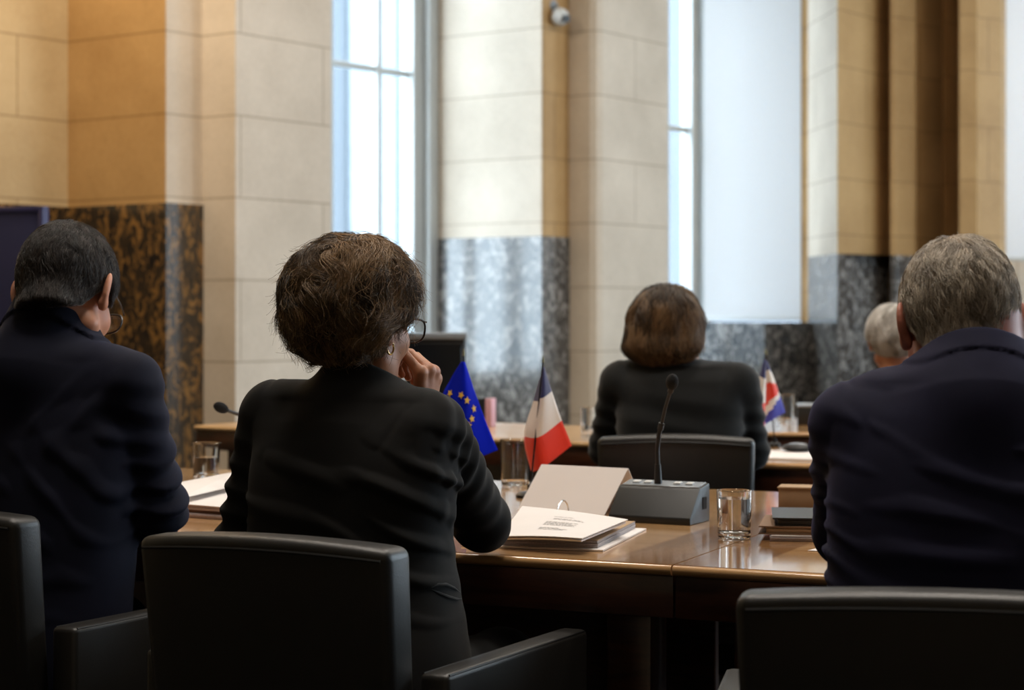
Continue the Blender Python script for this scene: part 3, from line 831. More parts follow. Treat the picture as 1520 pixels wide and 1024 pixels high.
# ---------------------------------------------------------------- armchairs
def make_chair():
    c = empty('conference_chair', (0, 0, 0))
    bk = MB(); n = 10
    t = bmesh.new(); bmesh.ops.create_cube(t, size=1)
    for v in t.verts:
        w = .5-.012*(v.co.z < 0)*2
        v.co = Vector((v.co.x*.462*(1 if v.co.z > 0 else .94), v.co.y*.078-.222-(.055 if v.co.z > 0 else 0), .628+v.co.z*.462))
    bmesh.ops.subdivide_edges(t, edges=[e for e in t.edges if abs((e.verts[0].co-e.verts[1].co).x) > .2], cuts=7)
    for v in t.verts:
        if v.co.z > .7: v.co.z += .012*(1-(v.co.x/.231)**2)-.010
        v.co.y += -.018*(1-(v.co.x/.231)**2)
    bmesh.ops.bevel(t, geom=[e for e in t.edges if len(e.link_faces) == 2 and e.calc_face_angle(0) > .6], offset=.017, segments=4, profile=.5, affect='EDGES')
    bk._merge(t); b = bk.build('backrest', M['black_leather'], c, auto=False)
    # piping along the top of the back
    pp = MB()
    for yy in (-.3155,):
        pts = []
        for k in range(17):
            x = -.218+.436*k/16; pts.append((x, yy-.018*(1-(x/.231)**2), .832+.010*(1-(x/.231)**2)))
        pp.tube(pts, .0024, 6)
    pp.build('piping', M['leather_seam'], b)
    for s in (-1, 1):
        a = MB(); t = bmesh.new(); bmesh.ops.create_cube(t, size=1)
        for v in t.verts:
            v.co = Vector((s*.258+v.co.x*.052, .06+v.co.y*.56, .42+v.co.z*.44+(.014 if (v.co.y < 0 and v.co.z > 0) else 0)))
        bmesh.ops.bevel(t, geom=t.edges[:], offset=.010, segments=3, profile=.5, affect='EDGES')
        a._merge(t); ar = a.build('armrest', M['black_leather'], c, auto=False)
        q = MB()
        for x in (-.022, .022): q.tube([(s*.258+x, -.21, .651), (s*.258+x, .33, .637)], .0022, 6)
        q.tube([(s*.258-.022, .3385, .63), (s*.258+.022, .3385, .63)], .0022, 6)
        q.build('piping', M['leather_seam'], ar)
    MB().box((0, .06, .40), (.458, .54, .13), .03, 4).build('seat', M['black_leather'], c, auto=False)
    MB().box((0, .05, .315), (.47, .50, .05), .006, 2).build('seat_frame', M['dark_metal'], c)
    for x in (-.22, .22):
        for y in (-.17, .29):
            MB().tube([(x, y, .30), (x, y, .012)], .016, 14).box((x, y, .008), (.045, .045, .016), .004, 2).build('leg', M['dark_metal'], c)
    return c
def copy_tree(o, parent=None):
    c = o.copy(); COL.objects.link(c); c.parent = parent
    for chd in [k for k in bpy.data.objects if k.parent == o]: copy_tree(chd, c)
    return c
CH0 = make_chair()
def place_chair(o, x, y, yaw, label, sc=1.0, z=1.0):
    o.location = (x, y, 0); o.rotation_euler = (0, 0, -yaw); o.scale = (sc, 1, z); tag(o, label, 'chair', 'black leather conference chairs'); return o
EXTRA = [copy_tree(CH0) for _ in range(3)]
place_chair(CH0, -.256, 3.20, YAW, 'black leather armchair holding the brown-haired woman with glasses, front and centre', sc=.97)
place_chair(EXTRA[0], -.925, 3.635, YAW, 'black leather armchair under the dark-haired man in navy at the left edge')
place_chair(EXTRA[1], .583, 2.635, R(10.5), 'black leather armchair under the grey-haired man in navy, right foreground', sc=1.1)
place_chair(EXTRA[2], .488, 5.46, R(9), 'black leather armchair beyond the near tables, under the long-haired woman', sc=.92, z=1.015)
# ---------------------------------------------------------------- microphones
def make_mic():
    c = empty('desk_microphone', (0, 0, 0))
    prof = [(0, 0), (0, .014), (.052, .068), (.058, .072), (.108, .080), (.112, .076), (.112, 0)]
    b = MB(); A0 = [b.bm.verts.new((-.093, y, z)) for y, z in prof]; B0 = [b.bm.verts.new((.093, y, z)) for y, z in prof]; n = len(prof)
    b.bm.faces.new(A0); b.bm.faces.new(B0[::-1])
    for i in range(n): b.bm.faces.new([A0[i], A0[(i+1) % n], B0[(i+1) % n], B0[i]])
    bmesh.ops.bevel(b.bm, geom=b.bm.edges[:], offset=.0025, segments=2, profile=.5, affect='EDGES')
    base = b.build('base', M['grey_plastic'], c)
    rot = Matrix.Rotation(math.atan2(.008, .05), 4, 'X')
    MB().box((0, .083, .0768), (.176, .046, .003), .001, 1, rot).build('control_panel', M['silver_panel'], c)
    for x in (-.062, -.036, .032, .06):
        MB().box((x, .083, .0795), (.016, .016, .004), .0015, 2, rot).build('button', M['white_paint'], c)
    MB().box((.0932, .080, .040), (.003, .022, .026), .001, 1).build('port', M['foam'], base)
    g = MB(); g.tube([(-.012, .080, .078), (-.013, .080, .118)], [.0085, .0065], 14); g.tube([(-.013, .080, .118), (-.014, .080, .15), (-.010, .080, .182), (-.006, .079, .195)], .0048, 12)
    g.tube([(-.007, .079, .192), (-.003, .078, .206)], .0068, 12); g.tube([(-.003, .078, .206), (.008, .072, .24), (.022, .064, .273)], .0036, 10); g.tube([(.022, .064, .273), (.027, .060, .283)], .0062, 12)
    g.build('gooseneck', M['black_plastic'], c)
    h = MB(); d = Vector((.030-.022, -.010, .030)).normalized(); q = Vector((.026, .061, .282)).to_tuple(); rz = Vector((0, 0, 1)).rotation_difference(d).to_matrix().to_4x4()
    h.ball(Vector(q)+d*.014, .0135, 20, 14, (1, 1, 1.35), rz); h.build('windscreen', M['foam'], c)
    return c
M['silver_panel'] = plain('silver_panel', (150, 157, 164), .25, .3, .05, 30)
mic = make_mic(); pm = onz(963, 777, TZ)
mic.location = (pm.x, pm.y, TZ); mic.rotation_euler = (0, 0, -R(27))
tag(mic, 'grey wedge gooseneck microphone on the near table, right of the white tent card', 'microphone', 'gooseneck microphones')
mic2 = copy_tree(mic); pm = at(400, 700, 4.72); mic2.location = (pm.x+.03, pm.y, TZ); mic2.rotation_euler = (0, 0, R(20))
# its neck is bent down to the left: rebuild the two bent pieces for this one
for k in list(bpy.data.objects):
    if k.parent == mic2 and k.name.split('.')[0] in ('gooseneck', 'windscreen', 'base'):
        if k.name.startswith('base'): continue
        bpy.data.objects.remove(k)
tag(mic2, 'gooseneck microphone behind the woman, black tip poking out left of her shoulder', 'microphone', 'gooseneck microphones')
Mi = (Matrix.Translation(mic2.location) @ Matrix.Rotation(R(20), 4, 'Z')).inverted()
tip = Mi @ at(319, 601, 4.45); neckend = Mi @ at(337, 609, 4.46); mid = Mi @ at(372, 636, 4.6); g = MB()
g.tube([(-.012, .080, .078), (-.013, .080, .118)], [.0085, .0065], 14); g.tube([(-.013, .08, .118), (-.016, .08, .15), mid, (neckend+mid)/2+Vector((0, 0, .012)), neckend], .0045, 10); g.build('gooseneck', M['black_plastic'], mic2)
h = MB(); d = (tip-neckend).normalized(); h.ball((tip+neckend)/2, .0125, 20, 14, (1, 1, 1.5), Vector((0, 0, 1)).rotation_difference(d).to_matrix().to_4x4()); h.build('windscreen', M['foam'], mic2)
# ---------------------------------------------------------------- tent card
pc = [onz(768, 757, TZ), onz(897, 765, TZ)]
ux = (pc[1]-pc[0]).normalized(); uy = Vector((-ux.y, ux.x, 0)); Lc = (pc[1]-pc[0]).length
card = empty('tent_card', pc[0], 0); tag(card, 'blank white folded tent card on the near table between flag and microphone', 'name card')
def sheet(name, corners, th, mat, parent, loc):
    n = (corners[1]-corners[0]).cross(corners[3]-corners[0]).normalized()*th
    vs = [c-loc for c in corners]+[c-loc+n for c in corners]
    return mesh_obj(name, vs, [(0, 3, 2, 1), (4, 5, 6, 7), (0, 1, 5, 4), (1, 2, 6, 5), (2, 3, 7, 6), (3, 0, 4, 7)], mat, parent, smooth=False)
up = Vector((0, 0, .098)); rx = ux*.022
q0, q1 = pc[0], pc[1]; r0, r1 = pc[0]+uy*.07+up+rx, pc[1]+uy*.07+up+rx; s0, s1 = pc[0]+uy*.14+rx*1.2, pc[1]+uy*.14+rx*1.2
sheet('front_panel', [q0, q1, r1, r0], .0012, M['card'], card, pc[0]); sheet('back_panel', [r0, r1, s1, s0], .0012, M['card'], card, pc[0])
# ---------------------------------------------------------------- glasses of water
def tumbler(p, r, h, fill, label, r0=None, z=TZ):
    r0 = r0 or r*.9; t = empty('water_glass', (p.x, p.y, z+.0005)); tag(t, label, 'glass', 'water glasses')
    w = .0022; b = .010
    MB().lathe([(0, 0), (r0-.003, 0), (r0, .003), (r, h-.001), (r-w*.5, h), (r-w, h-.001), (r0-w, b+.003), (r0-w-.004, b), (0, b-.001)], 48).build('tumbler', M['glass'], t)
    if fill:
        rr = lambda zz: r0+(r-r0)*zz/h-w-.0003
        MB().lathe([(0, b+.0006), (rr(b)-.005, b+.0012), (rr(b+.004), b+.004), (rr(fill), fill), (0, fill)], 48).build('water', M['water'], t)
    return t
tumbler(onz(1090, 799, TZ), .0345, .094, .078, 'clear water glass, nearly full, on the near table before the microphone', .032)
tumbler(onz(765, 721, TZ), .040, .118, 0, 'empty clear glass behind the flags, left of the white tent card')
tumbler(onz(306, 711, TZ), .037, .096, .058, 'half-full clear glass between the dark-haired man and the woman')
tumbler(onz(876, 652, TZ), .034, .112, .05, 'blurred clear glass on the far pale table, left of the long-haired woman')
tumbler(onz(1166, 626, TZ), .036, .11, .0, 'blurred clear glass on the farthest table behind the small red and blue flags')
# ---------------------------------------------------------------- binder and papers
def pile(name, label, cat, p, yaw, layers, z=TZ):
    """layers: (part name, w, d, thickness, dx, dy, dyaw, material)"""
    t = empty(name, (p.x, p.y, z), yaw); tag(t, label, cat); zz = .0006; rs = random.Random(3)
    for nm, w, d, th, dx, dy, dr, mt in layers:
        m = MB(); rot = Matrix.Rotation(dr, 4, 'Z')
        k = max(1, int(th/.0022))
        for i in range(k):
            jx, jy = (rs.uniform(-.0015, .0015), rs.uniform(-.002, .002)) if k > 1 else (0, 0)
            m.box(rot @ Vector((dx+jx, dy+jy, zz+th*(i+.5)/k)), (w, d, th/k*(.94 if k > 1 else 1)), 0, 1, rot)
        m.build(nm, mt, t, smooth=False); zz += th+.0004
    t['top'] = zz
    return t, zz
pF = onz(893, 819, TZ); yb = R(16.5); ub, vb = frame(yb)
cb = pF-ub*.135+vb*.185
bd, zt = pile('ring_binder', 'open ring binder full of papers at the near table edge beside the woman’s elbow', 'binder', cb, yb,
    [('cover', .275, .37, .003, 0, 0, 0, M['paper']), ('page_block', .255, .345, .013, -.008, .006, .02, M['paper_edge']), ('divider', .25, .34, .0012, -.006, .004, .02, M['manila'])])
# the turned leaf on top lifts towards its far right corner
ws = [at(715, 797, 3.56), at(864, 800, 3.49), at(932, 772, 3.80), at(768, 751, 3.93)]
for k, zz in enumerate((.7835, .790, .797, .802)): ws[k] = onz((742, 864, 932, 775)[k], (797, 800, 772, 752)[k], zz)
Mb = (Matrix.Translation(bd.location) @ Matrix.Rotation(-yb, 4, 'Z')).inverted()
def curved_sheet(name, cs, mats, parent, Mi, dz=0, th=.0015, bow=.004, shrink=0):
    n = 16; vs = []; fs = []; mi = []
    cs = [Mi @ c for c in cs]
    if shrink:
        ce = sum(cs, Vector())/4; cs = [c+(ce-c)*shrink for c in cs]
    for side in (0, 1):
        for i in range(n+1):
            for j in range(n+1):
                u, v = i/n, j/n; p = cs[0]*(1-u)*(1-v)+cs[1]*u*(1-v)+cs[2]*u*v+cs[3]*(1-u)*v
                p = p+Vector((0, 0, dz+bow*math.sin(PI*u)*math.sin(PI*(.2+.6*v))+(th if side else 0))); vs.append(p)
    off = (n+1)**2; I = lambda i, j: i*(n+1)+j
    for i in range(n):
        for j in range(n):
            a, b, c, d = I(i, j), I(i+1, j), I(i+1, j+1), I(i, j+1)
            fs.append((a, d, c, b)); fs.append((off+a, off+b, off+c, off+d))
    for i in range(n):
        for a, b in ((I(i, 0), I(i+1, 0)), (I(i+1, n), I(i, n)), (I(0, i+1), I(0, i)), (I(n, i), I(n, i+1))): fs.append((a, b, off+b, off+a))
    return mesh_obj(name, vs, fs, mats, parent, smooth=False), cs
lf, csl = curved_sheet('leaf', ws, M['paper'], bd, Mb)
curved_sheet('under_leaf', ws, M['paper'], bd, Mb, dz=-.006, th=.003, shrink=.03)
pr = MB(); rs = random.Random(5)
def onleaf(u, v, dz=.0019): 
    p = csl[0]*(1-u)*(1-v)+csl[1]*u*(1-v)+csl[2]*u*v+csl[3]*(1-u)*v; return p+Vector((0, 0, dz+.004*math.sin(PI*u)*math.sin(PI*(.2+.6*v))))
for v0, u0, u1 in [(.22, .38, .66), (.25, .38, .70), (.28, .38, .60), (.38, .38, .72), (.41, .38, .70), (.44, .38, .72), (.47, .38, .66), (.50, .38, .71), (.60, .42, .74), (.63, .42, .70), (.70, .40, .6)]:
    u = u0
    while u < u1:
        e = min(u1, u+rs.uniform(.02, .06)); a, b, c, d = onleaf(u, v0), onleaf(e, v0), onleaf(e, v0+.010), onleaf(u, v0+.010)
        f = pr.bm.faces.new([pr.bm.verts.new(p) for p in (a, b, c, d)]); u = e+.008
pr.build('printed_text', M['ink'], lf, smooth=False)
rg = MB(); e0, e1 = Mb @ onz(826, 759, .800), Mb @ onz(844, 753, .800); pts = []
for k in range(13):
    a = PI*k/12; p = e0.lerp(e1, .5-.5*math.cos(a)); pts.append(p+Vector((0, 0, -.012+.030*math.sin(a))))
rg.tube(pts, .0016, 8); rg.build('ring', M['steel'], bd)
# notebook, folder and papers beside the grey-haired man
pN = onz(1130, 803, TZ); yn = R(10); un, vn = frame(yn)
pn_ = pN+un*.15+vn*.11
pp, zt = pile('paper_stack', 'white papers at the bottom of the pile beside the grey-haired man’s sleeve', 'papers', pn_, yn, [('sheets', .285, .20, .009, .006, -.004, R(2), M['paper_edge']), ('top_sheet', .285, .20, .001, .008, -.004, R(2), M['paper'])])
fo, z2 = pile('folder', 'brown card folder lying between white papers and black notebook', 'folder', pn_, yn, [('back_cover', .30, .21, .0025, -.004, .004, -R(1), M['brown_card']), ('sheets', .285, .20, .010, .002, .004, 0, M['manila']), ('front_cover', .30, .21, .0025, -.004, .004, -R(1), M['brown_card'])], TZ+zt)
nb, z3 = pile('notebook', 'closed black notebook on top of the brown folder by the grey-haired man', 'notebook', pn_, yn, [('back_cover', .27, .20, .002, .006, .012, R(3), M['notebook']), ('pages', .262, .194, .010, .008, .012, R(3), M['notebook']), ('front_cover', .275, .205, .0025, .004, .012, R(3), M['notebook'])], TZ+zt+z2)
pt = onz(1164, 757, TZ); un2, vn2 = frame(R(14))
tcx = empty('tan_box', (pt.x+.07, pt.y+.03, TZ), R(14)); tag(tcx, 'small tan cardboard box standing behind the black notebook', 'box')
m = MB(); m.box((0, 0, .024), (.15, .07, .046), .002, 2); m.build('body', M['tan_card'], tcx); MB().box((0, 0, .049), (.154, .074, .004), .001, 1).build('lid', M['manila'], tcx)
pl = onz(1216, 821, TZ)
lo_ = sheet('loose_sheet', [Vector((0, 0, .0008)), Vector((.16, -.05, .0008)), Vector((.20, .10, .0008)), Vector((.02, .03, .0008))], .0008, M['paper'], None, Vector((0, 0, 0)))
lo_.location = onz(1199, 818, TZ); tag(lo_, 'loose white sheet by the table edge, half under the grey-haired man’s arm', 'paper')
# papers left of the woman
pL = onz(296, 760, TZ)
pile('document_pile', 'pile of white papers and brown folders between the dark-haired man and the woman', 'papers', pL+V*.10, R(30),
    [('lower_sheets', .34, .40, .009, 0, 0, 0, M['paper_edge']), ('folder', .33, .38, .006, -.01, 0, R(3), M['brown_card']), ('sheets', .32, .40, .010, .0, .01, -R(2), M['paper_edge']), ('top_sheet', .32, .42, .001, 0, .02, -R(4), M['paper'])])
ls = sheet('loose_sheet', [onz(262, 742, .80), onz(345, 722, .80), onz(352, 700, .815), onz(268, 716, .81)], .001, M['paper'], None, Vector((0, 0, 0)))
tag(ls, 'white sheet lying askew on the document pile left of the woman', 'paper')
# papers and a dark device on the middle table
pD = onz(1172, 681, TZ)
pile('paper_stack', 'white papers spread on the middle table right of the long-haired woman', 'papers', pD+Vector((.05, .10, 0)), R(20), [('sheets', .50, .34, .004, 0, 0, 0, M['paper']), ('top_sheet', .30, .30, .001, -.04, 0, R(9), M['paper'])])
pE = onz(1184, 670, TZ+.006)
de = empty('conference_phone', (pE.x, pE.y, TZ+.0062), R(20)); tag(de, 'small dark rounded device lying on the white papers of the middle table', 'device')
MB().ball((0, 0, .012), .045, 24, 12, (1.15, .8, .3)).build('body', M['black_plastic'], de); MB().ball((.0, .0, .021), .028, 20, 10, (1.1, .7, .25)).build('cap', M['silver_panel'], de)
# things on the far tables
pG = Vector((gx(1210, 7.62), 7.62, 0))
bx = empty('document_box', (pG.x, pG.y, TZ), R(8)); tag(bx, 'low grey box on the farthest table beside the grey-haired man’s shoulder', 'box')
MB().box((0, 0, .036), (.14, .2, .07), .004, 2).build('body', M['grey_plastic'], bx); MB().box((0, 0, .075), (.146, .206, .008), .002, 2).build('lid', M['silver_panel'], bx)
pm_ = at(647, 600, 7.25)
mo = empty('monitor', (pm_.x, pm_.y, TZ), R(2)); tag(mo, 'small dark monitor with pale top edge on the far table behind the blue flag', 'monitor')
MB().box((0, 0, .195), (.225, .06, .30), .008, 2).build('housing', M['black_plastic'], mo)
MB().box((0, 0, .354), (.235, .085, .026), .005, 2).build('top_cover', M['silver_panel'], mo)
MB().box((0, -.0315, .22), (.20, .004, .21), .002, 1).build('screen', plain('dark_screen', (20, 24, 28), .12), mo)
MB().box((0, .0, .03), (.06, .05, .06), .006, 2).box((0, 0, .006), (.18, .14, .012), .004, 2).build('stand', M['silver_panel'], mo)
pk = onz(724, 633, TZ)
ca = empty('carton', (pk.x, pk.y, TZ), R(20)); tag(ca, 'small pink and dark carton standing on the far table between the two flags', 'box')
MB().box((.012, 0, .055), (.026, .05, .11), .002, 2).build('front', M['pink'], ca); MB().box((-.018, .002, .055), (.032, .05, .112), .002, 2).build('back', M['notebook'], ca)
# ---------------------------------------------------------------- table flags
M['brass'] = plain('dull_brass', (120, 110, 78), .35, .8)
def catm(pts, n):
    out = []; m = len(pts)-1
    for i in range(n+1):
        t = i/n*m; k = min(int(t), m-1); f = t-k
        p0, p1, p2, p3 = pts[max(k-1, 0)], pts[k], pts[k+1], pts[min(k+2, m)]
        out.append(.5*((2*p1)+(p2-p0)*f+(2*p0-5*p1+4*p2-p3)*f*f+(3*p1-p0-3*p2+p3)*f**3))
    return out
def flag(label, group, d, cols, pole, bands, n=36, w=12, loose=.012, base_r=.035, finial=True):
    """cols: left / pole / right edges of the hanging cloth, each a list of image points at their own distance; bands: (limit along left, limit along right, material)"""
    pb, ptop = pole
    b = onz(pb[0], pb[1], TZ) if pb[1] else at(pb[0], 700, d)
    f = empty('desk_flag', (b.x, b.y, TZ)); tag(f, label, 'flag', group); o = Vector((b.x, b.y, TZ))
    top = at(ptop[0], ptop[1], d)-o
    MB().lathe([(0, 0), (base_r, 0), (base_r, .006), (base_r*.8, .012), (.007, .016), (.006, .03), (0, .03)], 28).build('base', M['dark_metal'], f)
    MB().tube([(0, 0, .015), top], .0022, 10).build('pole', M['dark_metal'], f)
    if finial: MB().tube([top-Vector((0, 0, .002)), top+Vector((0, 0, .006)), top+Vector((0, 0, .016))], [.0032, .003, .0006], 10).build('finial', M['brass'], f)
    C = [catm([at(px, py, d+dd)-o for px, py, dd in c], n) for c in cols]
    vs = []; fs = []; mi = []; m = len(C)-1
    for i in range(n+1):
        row = catm([c[i] for c in C], w); 
        for j, p in enumerate(row): vs.append(p+Vector((0, loose*math.sin(2.2*PI*j/w+i*.09)*min(1, i/n*2), 0)))
    for i in range(n):
        for j in range(w):
            a = i*(w+1)+j; fs.append((a, a+w+1, a+w+2, a+1)); tt = (i+.5)/n; lim = (j+.5)/w; k = 0
            for q, (l0, l1, mt) in enumerate(bands):
                if tt < l0+(l1-l0)*lim: k = q; break
            else: k = len(bands)-1
            mi.append(k)
    cl = mesh_obj('cloth', vs, fs, [x[2] for x in bands], f, True, mi)
    sd = cl.modifiers.new('thickness', 'SOLIDIFY'); sd.thickness = .0012; sd.offset = 0
    return f, cl, vs, (n, w)
flag('small blue, white and red flag drooping on its pole behind the white tent card', 'desk flags', 4.6,
    [[(806, 545, .0), (792, 595, .02), (778, 648, .03), (789, 701, .03)], [(807, 545, -.006), (805, 595, -.012), (801, 648, -.012), (812, 690, -.01)], [(808, 545, .0), (820, 584, .015), (834, 624, .02), (849, 661, .02)]],
    ((787, 738), (806, 537)), [(.33, .30, M['blue']), (.68, .66, M['white']), (1, 1, M['red'])], loose=.006)
ef, ecl, evs, (en, ew) = flag('small royal blue flag with yellow stars, half behind the woman’s shoulder', 'desk flags', 4.5,
    [[(685, 537, .0), (668, 565, .02), (655, 600, .03), (662, 690, .03)], [(688, 537, -.006), (689, 580, -.014), (690, 635, -.014), (700, 683, -.012)], [(690, 537, .0), (704, 580, .015), (721, 625, .02), (739, 668, .02)]],
    ((693, 742), (688, 527)), [(1, 1, M['euro_blue'])], loose=.005)
# ring of twelve stars sewn on the cloth
o = Vector(ef.location)
for k in range(12):
    a = 2*PI*k/12+.26; sx, sy = 677+24*math.cos(a), 613+28*math.sin(a)
    best = min(range(len(evs)), key=lambda i: ((evs[i]+o).x/(evs[i]+o).y*FPX+CX-sx)**2+(CY-((evs[i]+o).z-EYE)/(evs[i]+o).y*FPX-sy)**2)
    i, j = best//(ew+1), best % (ew+1); i = min(max(i, 1), en-1); j = min(max(j, 1), ew-1)
    p = evs[i*(ew+1)+j]; ax = (evs[i*(ew+1)+j+1]-evs[i*(ew+1)+j-1]).normalized(); ay = (evs[(i-1)*(ew+1)+j]-evs[(i+1)*(ew+1)+j]).normalized(); nn = ax.cross(ay).normalized(); ay = nn.cross(ax)
    if nn.y > 0: nn = -nn
    pts = []
    for q in range(10):
        rr = .0095 if q % 2 == 0 else .0042; b = PI/2+PI*q/5; pts.append(p+(ax*math.cos(b)+ay*math.sin(b))*rr+nn*.0026)
    vs = pts+[x-nn*.0012 for x in pts]; fs = [tuple(range(10)), tuple(range(19, 9, -1))]+[(q, (q+1) % 10, 10+(q+1) % 10, 10+q) for q in range(10)]
    mesh_obj('star', vs, fs, M['star'], ecl, smooth=False)
flag('tiny blue, white and red tricolour flag drooping right of the long-haired woman', 'desk flags', 6.0,
    [[(1134, 534, 0), (1126, 562, .01), (1114, 598, .02), (1119, 628, .02)], [(1136, 534, -.004), (1133, 566, -.008), (1128, 602, -.008), (1128, 633, -.006)], [(1137, 534, 0), (1137, 566, .01), (1136, 602, .015), (1135, 632, .015)]],
    ((1131, 668), (1136, 524)), [(.30, .30, M['blue']), (.64, .62, M['white']), (1, 1, M['red'])], n=24, w=8, loose=.004, base_r=.016)
flag('tiny flag with red cross band and large blue field, right of the far tricolour', 'desk flags', 6.08,
    [[(1136, 536, 0), (1137, 570, .01), (1136, 604, .015), (1131, 632, .02)], [(1137, 536, -.004), (1144, 566, -.008), (1148, 594, -.008), (1145, 624, -.006)], [(1139, 536, 0), (1149, 562, .01), (1158, 588, .015), (1166, 612, .02)]],
    ((1150, 663), (1138, 526)), [(.16, .2, M['blue']), (.30, .42, M['white']), (.66, .60, M['red']), (.88, .66, M['white']), (1, 1, M['ukblue'])], n=24, w=8, loose=.004, base_r=.02)
# ---------------------------------------------------------------- on and near the walls
pcam = Vector((*wp(3.42, .06), 0)); pcam.z = 1.2+440*pcam.y/FPX
cm = empty('security_camera', pcam); tag(cm, 'white round security camera high on the stone pier between the windows', 'camera')
MB().ball((0, 0, 0), .06, 24, 16).build('housing', M['white_paint'], cm)
MB().tube([(.02, -.03, -.012), (.05, -.062, -.022)], [.026, .024], 18).build('lens', M['black_plastic'], cm)
br = MB(); br.tube([Vector((0, 0, .03)), -WN*.03+Vector((0, 0, .075)), -WN*.06+Vector((0, 0, .075))], .014, 12); br.tube([-WN*.045+Vector((0, 0, .075)), -WN*.06+Vector((0, 0, .075))], .04, 18); br.build('bracket', M['silver_panel'], cm)
pa = at(68, 306, 8.6); pbd = Vector((pa.x, pa.y, 0))
nbd = empty('display_board', pbd, R(24)); tag(nbd, 'navy blue display board at the far left edge, in front of the honey stone niche', 'board')
hB = pa.z
MB().box((-.62, 0, hB/2+.06), (1.2, .03, hB-.12), .004, 2).build('panel', M['navy_board'], nbd)
fr = MB(); fr.box((-.012, 0, hB/2), (.026, .045, hB), .004, 2); fr.box((-1.23, 0, hB/2), (.026, .045, hB), .004, 2); fr.box((-.62, 0, hB-.013), (1.19, .045, .026), .004, 2); fr.build('frame', plain('navy_frame', (34, 36, 80), .4), nbd)
for x in (-.1, -1.1): MB().box((x, 0, .02), (.06, .4, .04), .008, 2).build('foot', M['dark_metal'], nbd)
# ---------------------------------------------------------------- the people
SK1 = skin_mat('fair_skin', (206, 150, 120), (186, 124, 98)); SK2 = skin_mat('warm_skin', (188, 136, 104), (160, 104, 78)); SK3 = skin_mat('ruddy_skin', (196, 128, 104), (172, 98, 80))
CLW = fabric('charcoal_cloth', (26, 25, 24), .16, (150, 145, 138)); CLN = fabric('navy_cloth', (16, 18, 34), .12, (110, 120, 170)); CLM = fabric('midnight_cloth', (27, 27, 48), .22, (125, 125, 180)); CLB = fabric('black_cloth', (26, 27, 27), .2)
WHT = fabric('white_shirt', (215, 215, 222), .1)
CAPB = plain('hair_brown_base', (22, 16, 11), .8); CAPD = plain('hair_dark_base', (20, 16, 13), .8); CAPG = plain('hair_grey_base', (140, 120, 98), .8); CAPL = plain('hair_long_base', (32, 21, 13), .8); CAPS = plain('hair_silver_base', (186, 182, 174), .75)
HB = hair_mat('hair_brown', (26, 18, 11), (164, 130, 90)); HD = hair_mat('hair_dark', (16, 13, 11), (54, 43, 36)); HG = hair_mat('hair_grey', (108, 95, 80), (236, 224, 206)); HL = hair_mat('hair_chestnut', (26, 17, 10), (132, 104, 74)); HS = hair_mat('hair_silver', (140, 134, 124), (236, 232, 226))
PH = 1.0
def suit_collar(p, r0=.066, up=.08, w=.045, drop=.024, low=.045, rmax=.098, fold=.005, turn=True):
    """stand and turned-down fall of a jacket collar, higher at the nape"""
    nb, nt = A(*p.neck[0]), A(*p.neck[1]); ax = unit(nt-nb)
    def f(P, base):
        q = P-nb; t = q@ax; rad = q-t[:, None]*ax; r = np.sqrt((rad*rad).sum(1))
        fwd = rad[:, 1]/np.maximum(r, 1e-4)
        top = up-drop*(fwd+1)
        b = smin(base(P), cone(P, nb-ax*.07, nb+ax*(up+.03), r0+low, r0), .035)
        stand = smax(b, t-top+.004, .004)
        fall = smax(smax(b-fold, t-top, .006), top-w-.012*(1-fwd*fwd)-t, .0015)
        if not turn: return stand
        fall = smax(fall, r-rmax-.012*fwd, .002)
        return np.minimum(stand, smax(fall, (fwd-.6)*.05, .004))
    return f
# --- the woman in the middle
w = Person('brown-haired woman in black jacket and glasses, seen from behind, hand at her chin', -.2855, 3.27, YAW, SK2, .0032, (0, 0, 0), (R(12.6), R(10), 0), 1.0,
    rows=[(.44, 0, -.01, .235, .145), (.54, 0, -.02, .238, .14), (.62, 0, -.01, .230, .135), (.72, 0, .005, .205, .125), (.82, 0, .015, .185, .118), (.93, 0, .03, .188, .12), (1.0, 0, .045, .175, .108), (1.05, 0, .06, .12, .08)],
    sh=[(-.160, .045, 1.036), (.128, .045, 1.024)], neck=[(-.002, .055, 1.06), (.0, .075, 1.14)], arms=[[(-.170, .045, 1.016), (-.238, .06, .785), (-.15, .20, .80)], [(.182, .05, 1.012), (.160, .292, .802), (.06, .19, 1.03)]], trap=.052, sleeve=(.058, .050, .046, .042), nr=(.052, .05))
w.hc = w.L(530, 479, 3.335)
Lw = w.L
w.arms[1] = [A(.141, .05, 1.006), Lw(714, 775, 3.475), Lw(629, 616, 3.42)]
fs = [[Lw(622, 612, 3.405), Lw(624, 553, 3.385), Lw(599, 524, 3.40), Lw(588, 541, 3.415), Lw(596, 556, 3.42)],
      [Lw(627, 612, 3.415), Lw(635.5, 549, 3.405), Lw(609, 525, 3.425), Lw(598, 545, 3.435), Lw(606, 560, 3.44)],
      [Lw(631, 612, 3.425), Lw(643, 552, 3.424), Lw(618, 530, 3.445), Lw(608, 552, 3.455), Lw(614, 566, 3.455)],
      [Lw(635, 612, 3.435), Lw(646, 562, 3.44), Lw(625, 545, 3.46), Lw(617, 562, 3.462), Lw(622, 574, 3.46)]]
th = [Lw(617, 604, 3.40), Lw(601, 583, 3.39), Lw(588, 566, 3.392), Lw(579, 552, 3.40)]
w.hands[1] = (fs, th)
w.build()
E = w.arms[1][1]; S = w.arms[1][0]; ax1 = unit(E-S)
